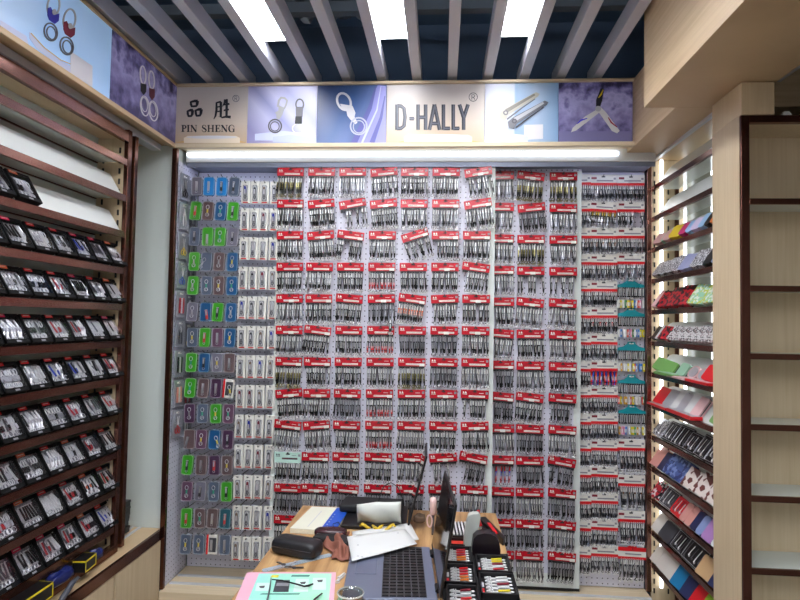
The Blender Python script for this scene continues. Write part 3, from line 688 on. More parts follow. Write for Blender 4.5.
# teal hangers with charm clippers
TEAL = C('teal_plastic', 18, 142, 152)
mb = MB(); mb.prism([(-.06, -.002, -.034), (.06, -.002, -.034), (.06, -.002, -.022), (.035, -.002, -.016), (.018, -.002, -.004), (.016, -.002, .006), (-.016, -.002, .006), (-.018, -.002, -.004), (-.035, -.002, -.016), (-.06, -.002, -.022)], (0, 1, 0), .004, 0)
mb.box(-.010, .010, -.0032, -.002, -.005, .0, 1)
HT = mb.mesh('hanger_bar', [TEAL, OFFW])
CH = []
for nm, c in (('yellow', (214, 200, 40)), ('white', (226, 226, 222)), ('coral', (214, 92, 80)), ('blue', (60, 120, 190)), ('gold', (196, 150, 50)), ('green', (70, 140, 80)), ('pink', (222, 150, 180))):
    mb = MB(); mb.prism([(-.003, 0, -.002), (.003, 0, -.002), (.0038, 0, -.046), (-.0038, 0, -.046)], (0, -1, 0), .004, 0)
    mb.box(-.0012, .0012, -.006, -.004, -.04, -.006, 2); mb.ring((0, -.002, -.052), .0045, .0008, n=(.4, 1, 0), seg=9, ts=4, mi=2)
    mb.rrect(0, -.077, .0078, .036, .003, -.007, .001, 1); mb.box(-.002, .002, -.0076, -.007, -.085, -.07, 2)
    CH.append(mb.mesh('charm_clipper', [K_BLACK, C('charm_'+nm, *c), STEEL]))
for i, yy in enumerate((280, 309, 343, 376, 406)):
    p = PY(2.715, 630.6+.3*i, yy)
    r = empty('clipper_hanger', f'teal plastic hanger of clippers with coloured charms, {ORD[i]} from the top', 'clipper hanger', M=T(p.x, p.y, p.z), group='teal hangers on the back right board')
    link('hanger_bar', HT, r)
    for j in range(12): link('charm_clipper', random.choice(CH[:2]*2+CH), r, T(-.054+j*.0098, -.003, -.033) @ RY(random.uniform(-.05, .05)) @ RZ(random.uniform(-.4, .4)))
    peg(pb_r, p.x, p.y-.01, 2.74, p.z-.002)

# ------------------------------------------------------------------ plastic cases and white blister packs (back left board)
CC = dict(g=('bright green', (62, 156, 40)), b=('bright blue', (36, 132, 204)), d=('deep blue', (30, 84, 132)), s=('slate grey', (84, 96, 116)), y=('grey', (112, 110, 124)), n=('brown', (96, 78, 80)), m=('mauve', (100, 70, 92)), p=('dark purple', (70, 46, 72)), t=('dark teal', (28, 88, 104)))
rows = ['ybbs', 'gndg', 'sggy', 'gsnd', 'gsnd', 'ydgd', 'sgmd', 'gdyn', 'gnpW', 'psgm', 'nmdp', 'gnpn', 'mysg', 'gnnt', 'ssWs']
CASEM = {}
def case_meshes(k):
    if k in CASEM: return CASEM[k]
    c = CC[k][1]; ci = mat('case_'+k, c, .25, emit=.0, coat=.3); cr = mat('case_rim_'+k, tuple(int(x+(235-x)*.45) for x in c), .2)
    mb = MB().rrect(0, -.045, .0505, .088, .010, -.006, .008, 0, seg=4)
    rim = MB(); pts = []
    for (sx, sz, a0) in ((1, 1, 0), (-1, 1, 90), (-1, -1, 180), (1, -1, 270)):
        for i in range(4):
            a = math.radians(a0+30*i); pts.append((sx*.0155+.0095*math.cos(a), -.0065, -.045+sz*.0345+.0095*math.sin(a)))
    rim.tube(pts, .0021, 5, 0, True); rim.ring((0, 0, .001), .004, .0012, seg=8, ts=4)
    CASEM[k] = (mb.mesh('case_shell', ci), rim.mesh('case_rim', cr)); return CASEM[k]
KC = []
for j, c in enumerate([(200, 60, 60), (206, 208, 212), (30, 30, 36), (210, 190, 70), (206, 208, 212), (40, 150, 120)]):
    mb = MB(); cm = mat(f'keychain_body_{j}', c, .3, 1 if c[0] == 206 else 0)
    if j % 2:
        mb.ring((0, -.009, -.027), .0075, .0013, seg=12, ts=5, mi=0, sz=1.3); mb.rrect(0, -.046, .007, .018, .002, -.010, -.007, 1); mb.ring((0, -.009, -.064), .0085, .0011, seg=12, ts=5, mi=0); mb.ring((.001, -.010, -.066), .006, .001, n=(.3, 1, 0), seg=10, ts=5, mi=0)
    else:
        mb.rrect(0, -.046, .0105, .044, .002, -.011, -.0065, 1); mb.prism([(-.004, -.0112, -.028), (.004, -.0112, -.028), (.003, -.0112, -.05), (-.003, -.0112, -.05)], (0, -1, 0), .002, 0); mb.box(-.005, .005, -.012, -.0065, -.026, -.022, 0); mb.ring((0, -.009, -.073), .005, .001, seg=10, ts=5, mi=0)
    KC.append(mb.mesh('keychain', [SILVER, cm]))
WB = MB().rrect(0, -.045, .050, .088, .002, -.007, .006, 1).box(-.025, -.0165, -.0085, .006, -.089, -.001, 0).box(-.013, .021, -.0078, -.007, -.078, -.014, 2).mesh('case_shell', [REDB, OFFW, DKGREY])
ytop = [177.5, 202, 227.5, 252.4, 276.2, 302.6, 328, 353, 378.4, 403.6, 429.4, 455, 481.2, 508, 534]
for rr in range(15):
    t = rr/14
    for cc in range(4):
        px = (197.5, 210, 222.6, 235.2)[cc]*(1-t)+(186.8, 200, 213, 225.8)[cc]*t + random.uniform(-.3, .3); py = ytop[rr]+.15*cc
        p = PY(2.60, px, py); k = rows[rr][cc]
        nm = 'red and white boxed' if k == 'W' else CC[k][0]
        lab = f'{nm} keychain case, {ORD[rr]} row, {ORD[cc]} column of the plastic cases'
        r = empty('keychain_case', lab, 'keychain case', M=T(p.x, p.y, p.z) @ RY(random.uniform(-.04, .06)) @ RX(-.06), group='keychain cases hanging on the left pegboard')
        r.scale = (.96, .96, .96)
        if k == 'W': link('case_shell', WB, r)
        else:
            a, b = case_meshes(k); link('case_shell', a, r); link('case_rim', b, r)
        link('keychain', random.choice(KC), r, T(0, -.002, 0) @ (RY(0) if random.random() < .8 else T(0, 0, -.012) @ RY(random.uniform(-.5, .5))))
        peg(pb_l, p.x, 2.585, 2.741, p.z+.002)
# white blister packs
BC = MB().rrect(0, -.053, .043, .108, .002, -.004, .006, 0).box(-.013, .013, -.0046, -.004, -.104, -.099, 1).tube([(-.003, -.0045, -.006), (.003, -.0045, -.006)], .0022, 6, 2).mesh('backing_card', [OFFW, REDB, DKGREY])
BL_ = MB().rrect(0, -.057, .023, .075, .003, -.010, -.0042, 0).mesh('blister_window', [mat('blister_smoke', (150, 150, 154), .12, coat=.5)])
BR = MB().ring((0, -.011, -.057), .0112, .0009, seg=14, ts=4, sz=3.2).mesh('blister_rim', [mat('blister_rim', (214, 214, 214), .2)])
BK = []
for j, c in enumerate([(30, 30, 34), (190, 190, 196), (110, 24, 44), (60, 60, 66), (120, 100, 84), (30, 44, 150)]):
    cm = mat(f'blister_item_{j}', c, .3, .5 if c[0] > 180 else 0)
    mb = MB(); mb.rrect(0, -.048+.003*(j % 3), .009, .034, .003, -.015, -.009, 1); mb.prism([(-.003, -.015, -.04), (.003, -.015, -.04), (.004, -.015, -.062), (-.004, -.015, -.062)], (0, -1, 0), .002, 0); mb.ring((0, -.012, -.029), .0042, .0011, seg=10, ts=4, mi=0); mb.ring((0, -.012, -.077), .0062, .0014, seg=10, ts=4, mi=2)
    BK.append(mb.mesh('keychain', [SILVER, cm, K_DK]))
ywt = [181.5, 208.5, 237.5, 267, 296.5, 326, 355.5, 385.2, 415, 445, 475.5, 506, 537]
for rr in range(13):
    t = rr/12
    for cc in range(4):
        px = (246, 255.6, 265.2, 275)[cc]*(1-t)+(236.8, 247, 257, 268)[cc]*t
        p = PY(2.60, px, ywt[rr]+.12*cc)
        r = empty('blister_pack', f'white blister pack with a keychain, {ORD[rr]} row, {ORD[cc]} column of the white packs', 'blister pack', M=T(p.x, p.y, p.z) @ RY(random.uniform(-.015, .03)), group='white blister packs on the left pegboard')
        r.scale = (.96, .96, .96)
        link('backing_card', BC, r); link('blister_window', BL_, r); link('blister_rim', BR, r); link('keychain', random.choice(BK), r)
        peg(pb_l, p.x, 2.585, 2.741, p.z-.008)

# hanging packs on the side pegboard, facing right
SB = MB().box(-.034, .034, -.003, .001, -.12, 0, 0).box(-.012, .012, -.0036, -.003, -.016, -.008, 1).mesh('backing_card', [mat('silver_film', (186, 188, 196), .2, .5), OFFW])
SBUB = MB().rrect(0, -.066, .05, .088, .008, -.010, -.003, 0).mesh('clear_bubble', [CLEAR])
def scissor(c, kind):
    mb = MB()
    if kind == 0:
        for s in (-1, 1):
            mb.prism([(0, -.006, -.07), (s*.003, -.006, -.066), (s*.009, -.006, -.03), (s*.006, -.006, -.028)], (0, -1, 0), .002, 0); mb.ring((s*.010, -.006, -.092), .008, .002, seg=12, ts=5, mi=1, sz=1.5)
            mb.tube([(0, -.006, -.066), (s*.008, -.006, -.082)], .002, 5, 1)
    elif kind == 1:
        for s in (-1, 1): mb.tube([(0, -.006, -.03), (s*.006, -.006, -.05), (s*.01, -.006, -.08), (s*.008, -.006, -.105)], [.0015, .003, .003, .002], 6, 1)
        mb.prism([(-.006, -.004, -.045), (0, -.004, -.025), (.006, -.004, -.045), (0, -.004, -.055)], (0, -1, 0), .004, 0)
    else:
        for dx, mi in ((-.013, 1), (0, 0), (.012, 1)): mb.rrect(dx, -.066, .008, .07, .003, -.009, -.004, mi)
    return mb.mesh('grooming_tool', [STEEL, c])
STL = [scissor(K_BLACK, 0), scissor(K_DK, 1), scissor(K_YEL, 0), scissor(STEEL, 1), scissor(K_BLUE, 0), scissor(K_RED, 2), scissor(K_BLACK, 2), scissor(mat('salmon', (214, 140, 124), .4), 2), scissor(K_RED, 0)]
SN = ['black handled scissors', 'dark tweezers', 'yellow handled scissors', 'steel tweezers', 'blue handled scissors', 'red tools', 'black tools', 'salmon tools', 'red handled scissors']
order = [0, 1, 3, 0, 2, 3, 4, 0, 5, 3, 1, 2, 6, 0, 7, 5, 8, 3]
for i in range(9):
    for j in range(2):
        y = 2.565+.085*j; z = 2.262-.134*i-.012*j
        k = order[i*2+j]
        M = T(-1.186, y, z) @ RZ(PI/2) @ RY(random.uniform(-.05, .05)) @ RZ(-.15)
        r = empty('hanging_pack', f'clear pack of {SN[k]}, {ORD[i]} from top, {"front" if j == 0 else "rear"} column of side pegboard', 'tool pack', M=M, group='packs on the side pegboard')
        link('backing_card', SB, r); link('grooming_tool', STL[k], r); link('clear_bubble', SBUB, r)
        o = link('peg_hook', PEGM, pb_s, T(0, y-2.62, z-.426-.012) @ RZ(PI/2) @ Matrix.Diagonal((1, .5, 1, 1)))

# ------------------------------------------------------------------ left display shelves
XF = -1.254
r = empty('display_shelf_unit', 'tall copper framed shelf unit along the left wall holding black trays', 'shelf unit', loc=(XF, 2.24, .685))
o0 = Vector((XF, 2.24, .685))
def lb(nm, x0, x1, y0, y1, z0, z1, m_, par=r, **k): return obj(nm, MB().box(x0-o0.x, x1-o0.x, y0-o0.y, y1-o0.y, z0-o0.z, z1-o0.z), m_, par, **k)
lb('post', XF-.018, XF, 2.205, 2.232, .685, 2.35, COPPERD, bevel=.0015); lb('post', XF-.018, XF, .5, .53, .685, 2.35, COPPERD, bevel=.0015)
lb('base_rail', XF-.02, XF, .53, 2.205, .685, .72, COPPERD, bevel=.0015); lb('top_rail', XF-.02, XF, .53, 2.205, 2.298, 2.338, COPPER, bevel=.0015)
lb('top_board', XF-.125, XF-.021, .53, 2.225, 2.315, 2.335, CREAMH)
sp = lb('side_panel', XF-.13, XF-.019, 2.21, 2.226, .685, 2.314, CREAM)
for xx in (XF-.036, XF-.104):
    mb = MB()
    for k in range(38): mb.box(xx-.0035-o0.x, xx+.0035-o0.x, 2.206-o0.y, 2.209-o0.y, .72+k*.0415-o0.z, .742+k*.0415-o0.z)
    obj('slotted_strip', mb, BLACK, sp)
lb('back_panel', XF-.145, XF-.131, .5, 2.226, .685, 2.335, WHITEG)
ZK = [2.213-.1437*k for k in range(11)]
for k, z in enumerate(ZK):
    b = lb('shelf_board', XF-.125, XF-.012, .53, 2.20, z+.004, z+.010, WHITEG)
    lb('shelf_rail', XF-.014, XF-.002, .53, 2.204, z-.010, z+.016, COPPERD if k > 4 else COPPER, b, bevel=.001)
    if k < 3: lb('rear_rail', XF-.13, XF-.122, .53, 2.20, z+.0, z+.022, COPPERD, b)
    if k == 0: continue
    mb = MB()
    mb.prism([(XF-.016-o0.x, .54-o0.y, z+.014-o0.z), (XF-.016-o0.x, 2.197-o0.y, z+.014-o0.z), (XF-.068-o0.x, 2.197-o0.y, z+.100-o0.z), (XF-.068-o0.x, .54-o0.y, z+.100-o0.z)], (-.86, 0, -.5), .003)
    obj('sloping_board', mb, BOARDW, b)
post(-1.282, -1.262, 2.27, 2.294, .685, 2.345, 'second copper post standing right behind the left shelf unit')
post(-1.305, -1.287, 2.27, 2.294, .685, 2.345, 'rear copper post in the gap beside the white end wall', COPPERD)
tag(obj('overhead_track', MB().box(-1.315, -1.27, -.5, 2.50, 2.352, 2.380), TRACK, bevel=.002), 'white overhead sliding track above the left shelves', 'sliding track')

# trays
TAN = math.atan2(.052, .086)
TW, TH, TD = .098, .100, .020
mb = MB(); mb.box(-TW/2, TW/2, .016, .018, 0, TH)
for a in ((-TW/2, -TW/2+.006, 0, .018, 0, TH), (TW/2-.006, TW/2, 0, .018, 0, TH), (-TW/2, TW/2, 0, .018, 0, .014), (-TW/2, TW/2, 0, .018, TH-.012, TH)): mb.box(*a)
mb.box(-.008, .010, -.0006, 0, .003, .009, 1)
TRM = mb.mesh('tray_frame', [mat('tray_black', (12, 12, 14), .65, spec=.2), GREY])
LIN = MB().box(-TW/2+.006, TW/2-.006, .012, .0158, .014, TH-.012).mesh('tray_liner', [mat('liner_silver', (128, 128, 134), .45, .2, noise=.7, nscale=260)])
LID = MB().box(-TW/2+.005, TW/2-.005, -.0006, 0, .013, TH-.011).mesh('clear_lid', [glass('tray_lid', (248, 248, 250), .05, .12)])
TAGM = {k: MB().box(-.04, -.006, -.0012, 0, TH-.0125, TH-.001, 0).box(-.036, -.012, -.0016, -.0012, TH-.0068, TH-.0048, 1).mesh('label_tag', [C('tag_'+k, *c), OFFW]) for k, c in (('red', (206, 36, 40)), ('orange', (226, 110, 70)), ('pink', (212, 30, 80)))}
def tclip(nm, c, c2=None, kind=0):
    mb = MB(); w = .0052
    if kind == 0:
        mb.prism([(-w*.7, .010, .078), (w*.7, .010, .078), (w, .010, .05), (w*.8, .010, .026), (-w*.8, .010, .026), (-w, .010, .05)], (0, -1, 0), .003, 0)
        mb.prism([(-w*.5, .006, .074), (w*.5, .006, .074), (w*.75, .002, .03), (-w*.75, .002, .03)], (0, -1, 0), .002, 1); mb.ring((.002, .008, .018), .007, .0012, seg=10, ts=4, mi=0)
    elif kind == 1:
        mb.ring((0, .008, .066), .006, .0016, seg=12, ts=5, mi=0, sz=1.8); mb.rrect(0, .044, .009, .018, .003, .004, .009, 1); mb.ring((0, .008, .024), .0085, .0012, seg=12, ts=5, mi=0)
    else:
        mb.tube([(-.004, .008, .08), (.002, .008, .06), (.004, .008, .04), (-.002, .008, .02)], [.002, .004, .005, .003], 6, 0); mb.ring((.0, .008, .02), .006, .0012, seg=10, ts=4, mi=0); mb.rrect(.002, .046, .006, .012, .002, .002, .005, 1)
    return mb.mesh('nail_clipper', [STEEL, c])
TC = [tclip('a', STEEL), tclip('b', SILVER, kind=1), tclip('c', K_BLACK), tclip('d', SILVER, kind=2), tclip('e', K_BLACK, kind=1), tclip('f', SILVERD)]
TCC = [tclip('r', K_RED), tclip('s', K_BLUE), tclip('t', K_RED, kind=1), tclip('u', K_BLUE, kind=1), tclip('v', K_ORG, kind=2)]
PLACE = ['nearest the corner post', 'second from the corner post', 'third from the corner post', 'fourth from the corner post', 'fifth from the corner post', 'sixth from the corner post', 'seventh from the corner post', 'eighth from the corner post', 'ninth from the corner post', 'tenth from the corner post']
def tray(y, z, where, rowname, accent):
    M = T(XF+.009, y, z+.0262) @ RZ(PI/2) @ RX(-TAN)
    r = empty('clipper_tray', f'black window tray of {accent} clippers, {rowname}, {where}', 'clipper tray', M=M, group='black window trays on the left shelves')
    link('tray_frame', TRM, r); link('tray_liner', LIN, r); link('clear_lid', LID, r)
    tg = random.choice(['red', 'orange', 'pink', 'red']); link('label_tag', TAGM[tg], r)
    base = random.choice([0, 1, 2, 3, 4, 5]); n = random.choice([6, 6, 7])
    for i in range(n):
        m_ = TC[base] if random.random() < .6 else random.choice(TC)
        if accent != 'silver' and i in (1, 3): m_ = {'red': [TCC[0], TCC[2]], 'blue': [TCC[1], TCC[3]], 'orange': [TCC[4], TCC[4]]}[accent][i//2]
        link('nail_clipper', m_, r, T(-.034+.068*i/(n-1), 0, .002) @ T(0, 0, .048) @ RY(random.uniform(-.2, .2)) @ T(0, 0, -.048))
acc = {(3, 2): 'blue', (4, 3): 'red', (5, 2): 'red', (5, 3): 'red', (6, 0): 'red', (6, 3): 'blue', (6, 2): 'blue', (7, 0): 'red', (7, 2): 'red', (8, 1): 'red', (9, 0): 'red', (9, 1): 'orange', (9, 2): 'red', (9, 5): 'red', (10, 0): 'blue', (10, 1): 'red', (10, 2): 'red', (10, 3): 'red'}
for k in range(3, 11):
    jit = random.uniform(0, .004)
    for j in range(8):
        tray(2.172-.1055*j-jit-random.uniform(0, .002), ZK[k], PLACE[j], f'{ORD[k-3]} full row', acc.get((k, j), 'silver'))
for j, y in enumerate((1.665, 1.555)):
    tray(y, ZK[2], 'right one of the pair' if j == 0 else 'left one of the pair', 'alone on the top row', 'silver' if j == 0 else 'blue')

# left counter and cabinet
tag(obj('counter', MB().box(-1.6, -1.218, -.5, 2.51, .645, .681, 0).box(-1.218, -1.204, -.5, 2.49, .641, .682, 1), [CREAMH, COPPERD], bevel=.001), 'cream counter with a dark copper front edge along the left wall', 'counter')
for x, l in ((-1.344, 'inner'), (-1.309, 'outer')):
    tag(obj('counter_track', MB().box(x-.006, x+.006, -.5, 2.505, .681, .6855), TRACK), f'{l} white sliding track on the left counter', 'sliding track', 'tracks on the left counter')
r = empty('base_cabinet', 'cream cabinet with tall doors under the left counter', 'cabinet', loc=(-1.2, 1.0, 0))
obj('cabinet_body', MB().box(-.385, -.022, -1.5, 1.49, 0, .64), CREAM, r)
for k in range(4): obj('cabinet_door', MB().box(-.0215, -.006, 1.141-.36*k, 1.489-.36*k-(0 if k else .0), .05, .636), CREAM, r, bevel=.001)
# stack of black boxes behind the posts
for k in range(5):
    h = .026; z = .686+k*(h+.001)
    r = empty('black_box', f'thin black box behind the left posts, {["lowest", "second from bottom", "middle", "fourth from bottom", "topmost"][k]} of the stack', 'box', M=T(-1.372+random.uniform(-.003, .003), 2.37, z) @ RZ(random.uniform(-.06, .06)), group='stack of black boxes')
    obj('box_body', MB().box(-.045, .045, -.075, .075, 0, h*.6), BLACK, r, bevel=.001); obj('box_lid', MB().box(-.0465, .0465, -.0765, .0765, h*.62, h), BLACK, r, bevel=.001)
# boxes and bags under the lowest shelf
YBOX = C('yellow_trim', 226, 204, 40)
def ybox(y, x, l, w, h, lab, rot=0):
    r = empty('flat_box', lab, 'box', M=T(x, y, .7205) @ RZ(rot))
    obj('box_body', MB().box(-w/2, w/2, -l/2, l/2, 0, h), BLACK, r, bevel=.001)
    e = .003; mb = MB()
    for (a, b, c, d) in ((-l/2, l/2, h-.006, h),): mb.box(w/2, w/2+.001, a, b, c, d); mb.box(w/2, w/2+.001, a, b, 0, .004); mb.box(w/2, w/2+.001, a, a+.004, 0, h); mb.box(w/2, w/2+.001, b-.004, b, 0, h)
    mb.box(-w/2, w/2, -l/2-.001, -l/2, h-.005, h); mb.box(-w/2, w/2, l/2, l/2+.001, h-.005, h)
    obj('yellow_trim', mb, YBOX, r)
# (their floor is the counter, so seat them on it)
def seat(o, z=.6865): o.location.z = z
ybox(1.70, -1.235, .17, .05, .045, 'black box with yellow edges at the bottom left, nearest the viewer')
ybox(1.99, -1.238, .075, .045, .040, 'small black box with yellow edges under the lowest left shelf', .1)
def lump(name, c, dims, m_, lab, cat, seed=1, amp=.25, loc=None):
    rnd = random.Random(seed); mb = MB(); n1, n2 = 10, 16; vs = []
    ph = [rnd.uniform(0, 6) for _ in range(6)]
    for i in range(n1+1):
        th = PI*i/n1
        for j in range(n2):
            a = 2*PI*j/n2
            k = 1+amp*(math.sin(3*a+ph[0]+2*th)*.4+math.sin(5*a+ph[1])*.25*math.sin(2*th+ph[2])+math.sin(7*th+ph[3]+a)*.2)
            sx, sy, sz = math.sin(th)*math.cos(a), math.sin(th)*math.sin(a), math.cos(th)
            pw = lambda q: math.copysign(abs(q)**.6, q)
            vs.append((dims[0]*pw(sx)*k, dims[1]*pw(sy)*k, dims[2]*(pw(sz)+1)*(1 if sz < 0 else k*.9)))
    fs = [(i*n2+j, i*n2+(j+1) % n2, (i+1)*n2+(j+1) % n2, (i+1)*n2+j) for i in range(n1) for j in range(n2)]
    mb.add(vs, fs)
    o = obj(name, mb, m_, None, T(*c), smooth=True)
    return tag(o, lab, cat)
NAVY = mat('navy_plastic', (22, 32, 92), .3)
lump('plastic_bag', (-1.246, 1.865, .721), (.02, .058, .022), NAVY, 'crumpled navy blue plastic bag under the lowest left shelf', 'plastic bag', 4)
lump('plastic_bag', (-1.246, 2.07, .721), (.018, .024, .018), NAVY, 'small blue plastic bag right of the small yellow edged box', 'plastic bag', 9)
tag(obj('carrying_strap', MB().tube([(-1.20, 1.79, .684), (-1.203, 1.83, .70), (-1.207, 1.88, .722), (-1.212, 1.915, .722), (-1.214, 1.93, .712)], [.008, .010, .009, .006, .003], 8), mat('strap_grey', (70, 72, 80), .25)), 'dark glossy strap curving up over the left counter edge', 'strap')

# ------------------------------------------------------------------ right display shelves
XG = .942
o0 = Vector((XG, 2.3, .0))
r = empty('display_shelf_unit', 'copper railed shelf unit on the right wall crowded with small cases', 'shelf unit', loc=o0)
lb('side_panel', XG+.004, XG+.155, 2.712, 2.73, .0, 2.36, CREAM, r)
sp = r.children[0]
for xx in (.957, 1.018):
    mb = MB()
    for k in range(46): mb.box(xx-.003-o0.x, xx+.003-o0.x, 2.7085-o0.y, 2.7115-o0.y, .42+k*.0415, .442+k*.0415)
    obj('slotted_strip', mb, BLACK, sp)
lb('back_panel', 1.10, 1.115, 2.045, 2.711, .0, 2.36, mat('pale_mirror', (150, 158, 148), .2, spec=.5), r)
lb('post', 1.045, 1.06, 2.696, 2.708, .0, 2.3, COPPERD, r)
for (x, y, s) in ((.983, 2.697, .006), (1.084, 2.69, .006), (1.084, 2.42, .006)):
    obj('light_strip', MB().box(x-s-o0.x, x+s-o0.x, y-.004-o0.y, y+.004-o0.y, .45, 2.36), mat('led_strip', (244, 248, 255), .5, emit=3), r)
ZJ = [2.239-.1401*j for j in range(13)]
for j, z in enumerate(ZJ):
    b = lb('shelf_board', XG+.014, XG+.118, 2.045, 2.70, z-.012, z-.006, WHITEG, r)
    lb('shelf_rail', XG, XG+.013, 2.045, 2.704, z-.022, z-.001, COPPERD, b, bevel=.001)
    mb = MB(); a, c = (XG+.016-o0.x, z-.002), (XG+.075-o0.x, z+.085); y0, y1 = 2.045-o0.y, 2.69-o0.y
    mb.prism([(a[0], y0, a[1]), (a[0], y1, a[1]), (a[0]+.03, y1-.0, a[1]+.044), (a[0]+.050, y1-.012, c[1]-.010), (c[0], y1-.035, c[1]), (c[0], y0, c[1])], (.83, 0, -.56), .003)
    obj('sloping_board', mb, BOARDW, b)
tag(obj('soffit_track', MB().box(.94, .955, 2.06, 2.70, 2.352, 2.3625), TRACK), 'thin aluminium track under the right soffit', 'sliding track')

# goods on the right shelves: each item leans on the sloping board
RA = math.atan2(.059, .087)
def rM(y, z, dx=0): return T(XG+.006+dx, y, z+.006) @ RZ(-PI/2) @ RX(-RA)
def pattern(name, c1, c2, scale=90, c3=None):
    m, nt, b = new_mat(name); tc = nt.nodes.new('ShaderNodeTexCoord'); v = nt.nodes.new('ShaderNodeTexVoronoi'); v.inputs['Scale'].default_value = scale
    nt.links.new(tc.outputs['Object'], v.inputs['Vector']); rp = nt.nodes.new('ShaderNodeValToRGB'); rp.color_ramp.interpolation = 'CONSTANT'
    e = rp.color_ramp.elements; e[0].color = rgb(*c1); e[1].color = rgb(*c2); e[1].position = .5
    if c3: k = e.new(.75); k.color = rgb(*c3)
    sp_ = nt.nodes.new('ShaderNodeSeparateColor'); nt.links.new(v.outputs['Color'], sp_.inputs[0]); nt.links.new(sp_.outputs[0], rp.inputs[0])
    nt.links.new(rp.outputs[0], b.inputs['Base Color']); b.inputs['Roughness'].default_value = .3; MATS[name] = m; return m
PM = dict(pinkr=C('rose_pink', 206, 160, 156), ggrn=C('sage', 150, 190, 160), yell=C('sun_yellow', 226, 196, 40), mag=C('magenta', 200, 40, 110), lblue=C('sky_blue', 150, 190, 226), lilac=C('pale_lilac', 206, 190, 220), blk=BLACK, org=C('orange_case', 226, 120, 40),
 glit=pattern('glitter_silver', (220, 220, 224), (110, 110, 116), 260, (40, 40, 46)), lav=C('lavender', 160, 166, 206), bluef=C('soft_blue', 130, 150, 196), rb=pattern('red_black_pattern', (200, 24, 40), (20, 18, 22), 75), mintf=pattern('mint_floral', (150, 206, 176), (226, 232, 220), 110, (196, 206, 70)),
 strp=pattern('silver_strip', (214, 212, 212), (60, 58, 62), 150, (150, 130, 130)), redc=REDB, silv=SILVER, whit=PAPER, pnk=C('pastel_pink', 222, 180, 180), grn=C('leaf_green', 120, 170, 90), navy=C('navy_leather', 36, 44, 84), bpat=pattern('blue_denim_print', (70, 92, 150), (120, 140, 190), 80, (40, 54, 110)),
 beig=pattern('brown_white_geometric', (226, 214, 206), (110, 60, 54), 50), tanc=C('tan_leather', 196, 160, 116), teal=C('azure', 20, 120, 170), lime=C('lime', 160, 206, 40), salmon=C('salmon_pink', 214, 150, 140), purp=C('orchid', 176, 130, 190), stripe=pattern('pale_stripe', (226, 230, 230), (170, 196, 186), 60), ivory=C('ivory_leather', 214, 208, 200), dgry=DKGREY, redfl=pattern('red_floral', (200, 30, 50), (226, 220, 220), 90, (30, 26, 34)))
PN = dict(pinkr='rose pink', ggrn='sage green', yell='yellow', mag='magenta', lblue='sky blue', lilac='pale lilac', blk='black', org='orange', glit='silver glitter', lav='lavender', bluef='soft blue', rb='red and black patterned', mintf='mint floral', strp='silver and black striped', redc='red', silv='silver', whit='white', pnk='pastel pink', grn='green', navy='navy', bpat='blue patterned', beig='brown and white patterned', tanc='tan', teal='azure blue', lime='lime green', salmon='salmon pink', purp='orchid purple', stripe='pale striped', ivory='ivory', dgry='dark grey', redfl='red floral')
RN = ['third', 'fourth', 'fifth', 'sixth', 'seventh', 'eighth', 'ninth', 'tenth', 'eleventh', 'twelfth', 'thirteenth']
count = {}
def rcase(y0, y1, j, key, kind='case', h=.075, th=.016, rr=.008):
    """leaning manicure case between depths y0 (far) and y1 (near)"""
    w = abs(y0-y1)-.007; yc = (y0+y1)/2; h *= random.uniform(.9, 1.06)
    n = count[(j, 'n')] = count.get((j, 'n'), 0)+1
    shape = {'case': 'case', 'set': 'open manicure set', 'mirror': 'round mirror', 'wallet': 'wallet case'}[kind]
    lab = f'{PN[key]} {shape}, {ORD[n-1]} from the back on the {ORD[j]} right shelf'
    r = empty('manicure_set' if kind == 'set' else 'pocket_mirror' if kind == 'mirror' else 'manicure_case', lab, shape.split()[-1] if kind != 'set' else 'manicure set', M=rM(yc, ZJ[j]) @ RZ(random.uniform(.02, .22)) @ RY(random.uniform(-.05, .05)), group='cases on the right shelves')
    if kind == 'mirror':
        obj('mirror_case', MB().ring((0, 0, h/2), w*.42, .004, seg=18, ts=6, sz=h/w).rrect(0, h/2, w*.8, h*.95, w*.38, -.004, .006, 0, seg=5), PM[key], r); obj('mirror_glass', MB().rrect(0, h/2, w*.6, h*.75, w*.28, -.006, -.0042, 0, seg=5), SILVER, r); return
    if kind == 'set':
        obj('case_shell', MB().rrect(0, h/2, w, h, rr, 0, .01), PM[key], r); obj('case_rim', MB().tube([(-w*.45, 0, h*.06), (w*.45, 0, h*.06), (w*.45, 0, h*.94), (-w*.45, 0, h*.94)], .0013, 5, 0, True), SILVER if key != 'redc' else REDB, r)
        for i in range(5): q_ = random.uniform(.1, .3); obj('grooming_tool', MB().tube([(-w*.34+i*w*.16, -.003, h*q_), (-w*.34+i*w*.16+.003, -.004, h*.5), (-w*.30+i*w*.16, -.003, h*(.95-q_*.6))], [.0024, .0010, .0016], 5).ring((-w*.3+i*w*.16, -.003, h*q_), .004, .0009, seg=8, ts=4), STEEL if i % 2 else SILVERD, r)
        return
    obj('case_shell', MB().rrect(0, h/2, w, h, min(rr, w*.45), -th/2-.006, th/2), PM[key], r, bevel=.002)
    if kind == 'wallet': obj('flap', MB().prism([(-w/2+.002, -th/2-.0005, h-.003), (w/2-.002, -th/2-.0005, h-.003), (w/2-.002, -th/2-.0005, h*.62), (0, -th/2-.0005, h*.45), (-w/2+.002, -th/2-.0005, h*.62)], (0, -1, 0), .002), PM[key], r)
    else: obj('zip', MB().tube([(-w/2-.0006, -.005, h*.10), (-w/2-.0006, -.005, h*.90)], .0022, 5).tube([(w/2+.0006, -.005, h*.10), (w/2+.0006, -.005, h*.90)], .0022, 5).tube([(-w*.36, -.003, h+.0004), (w*.36, -.003, h+.0004)], .0018, 5), DKGREY, r)
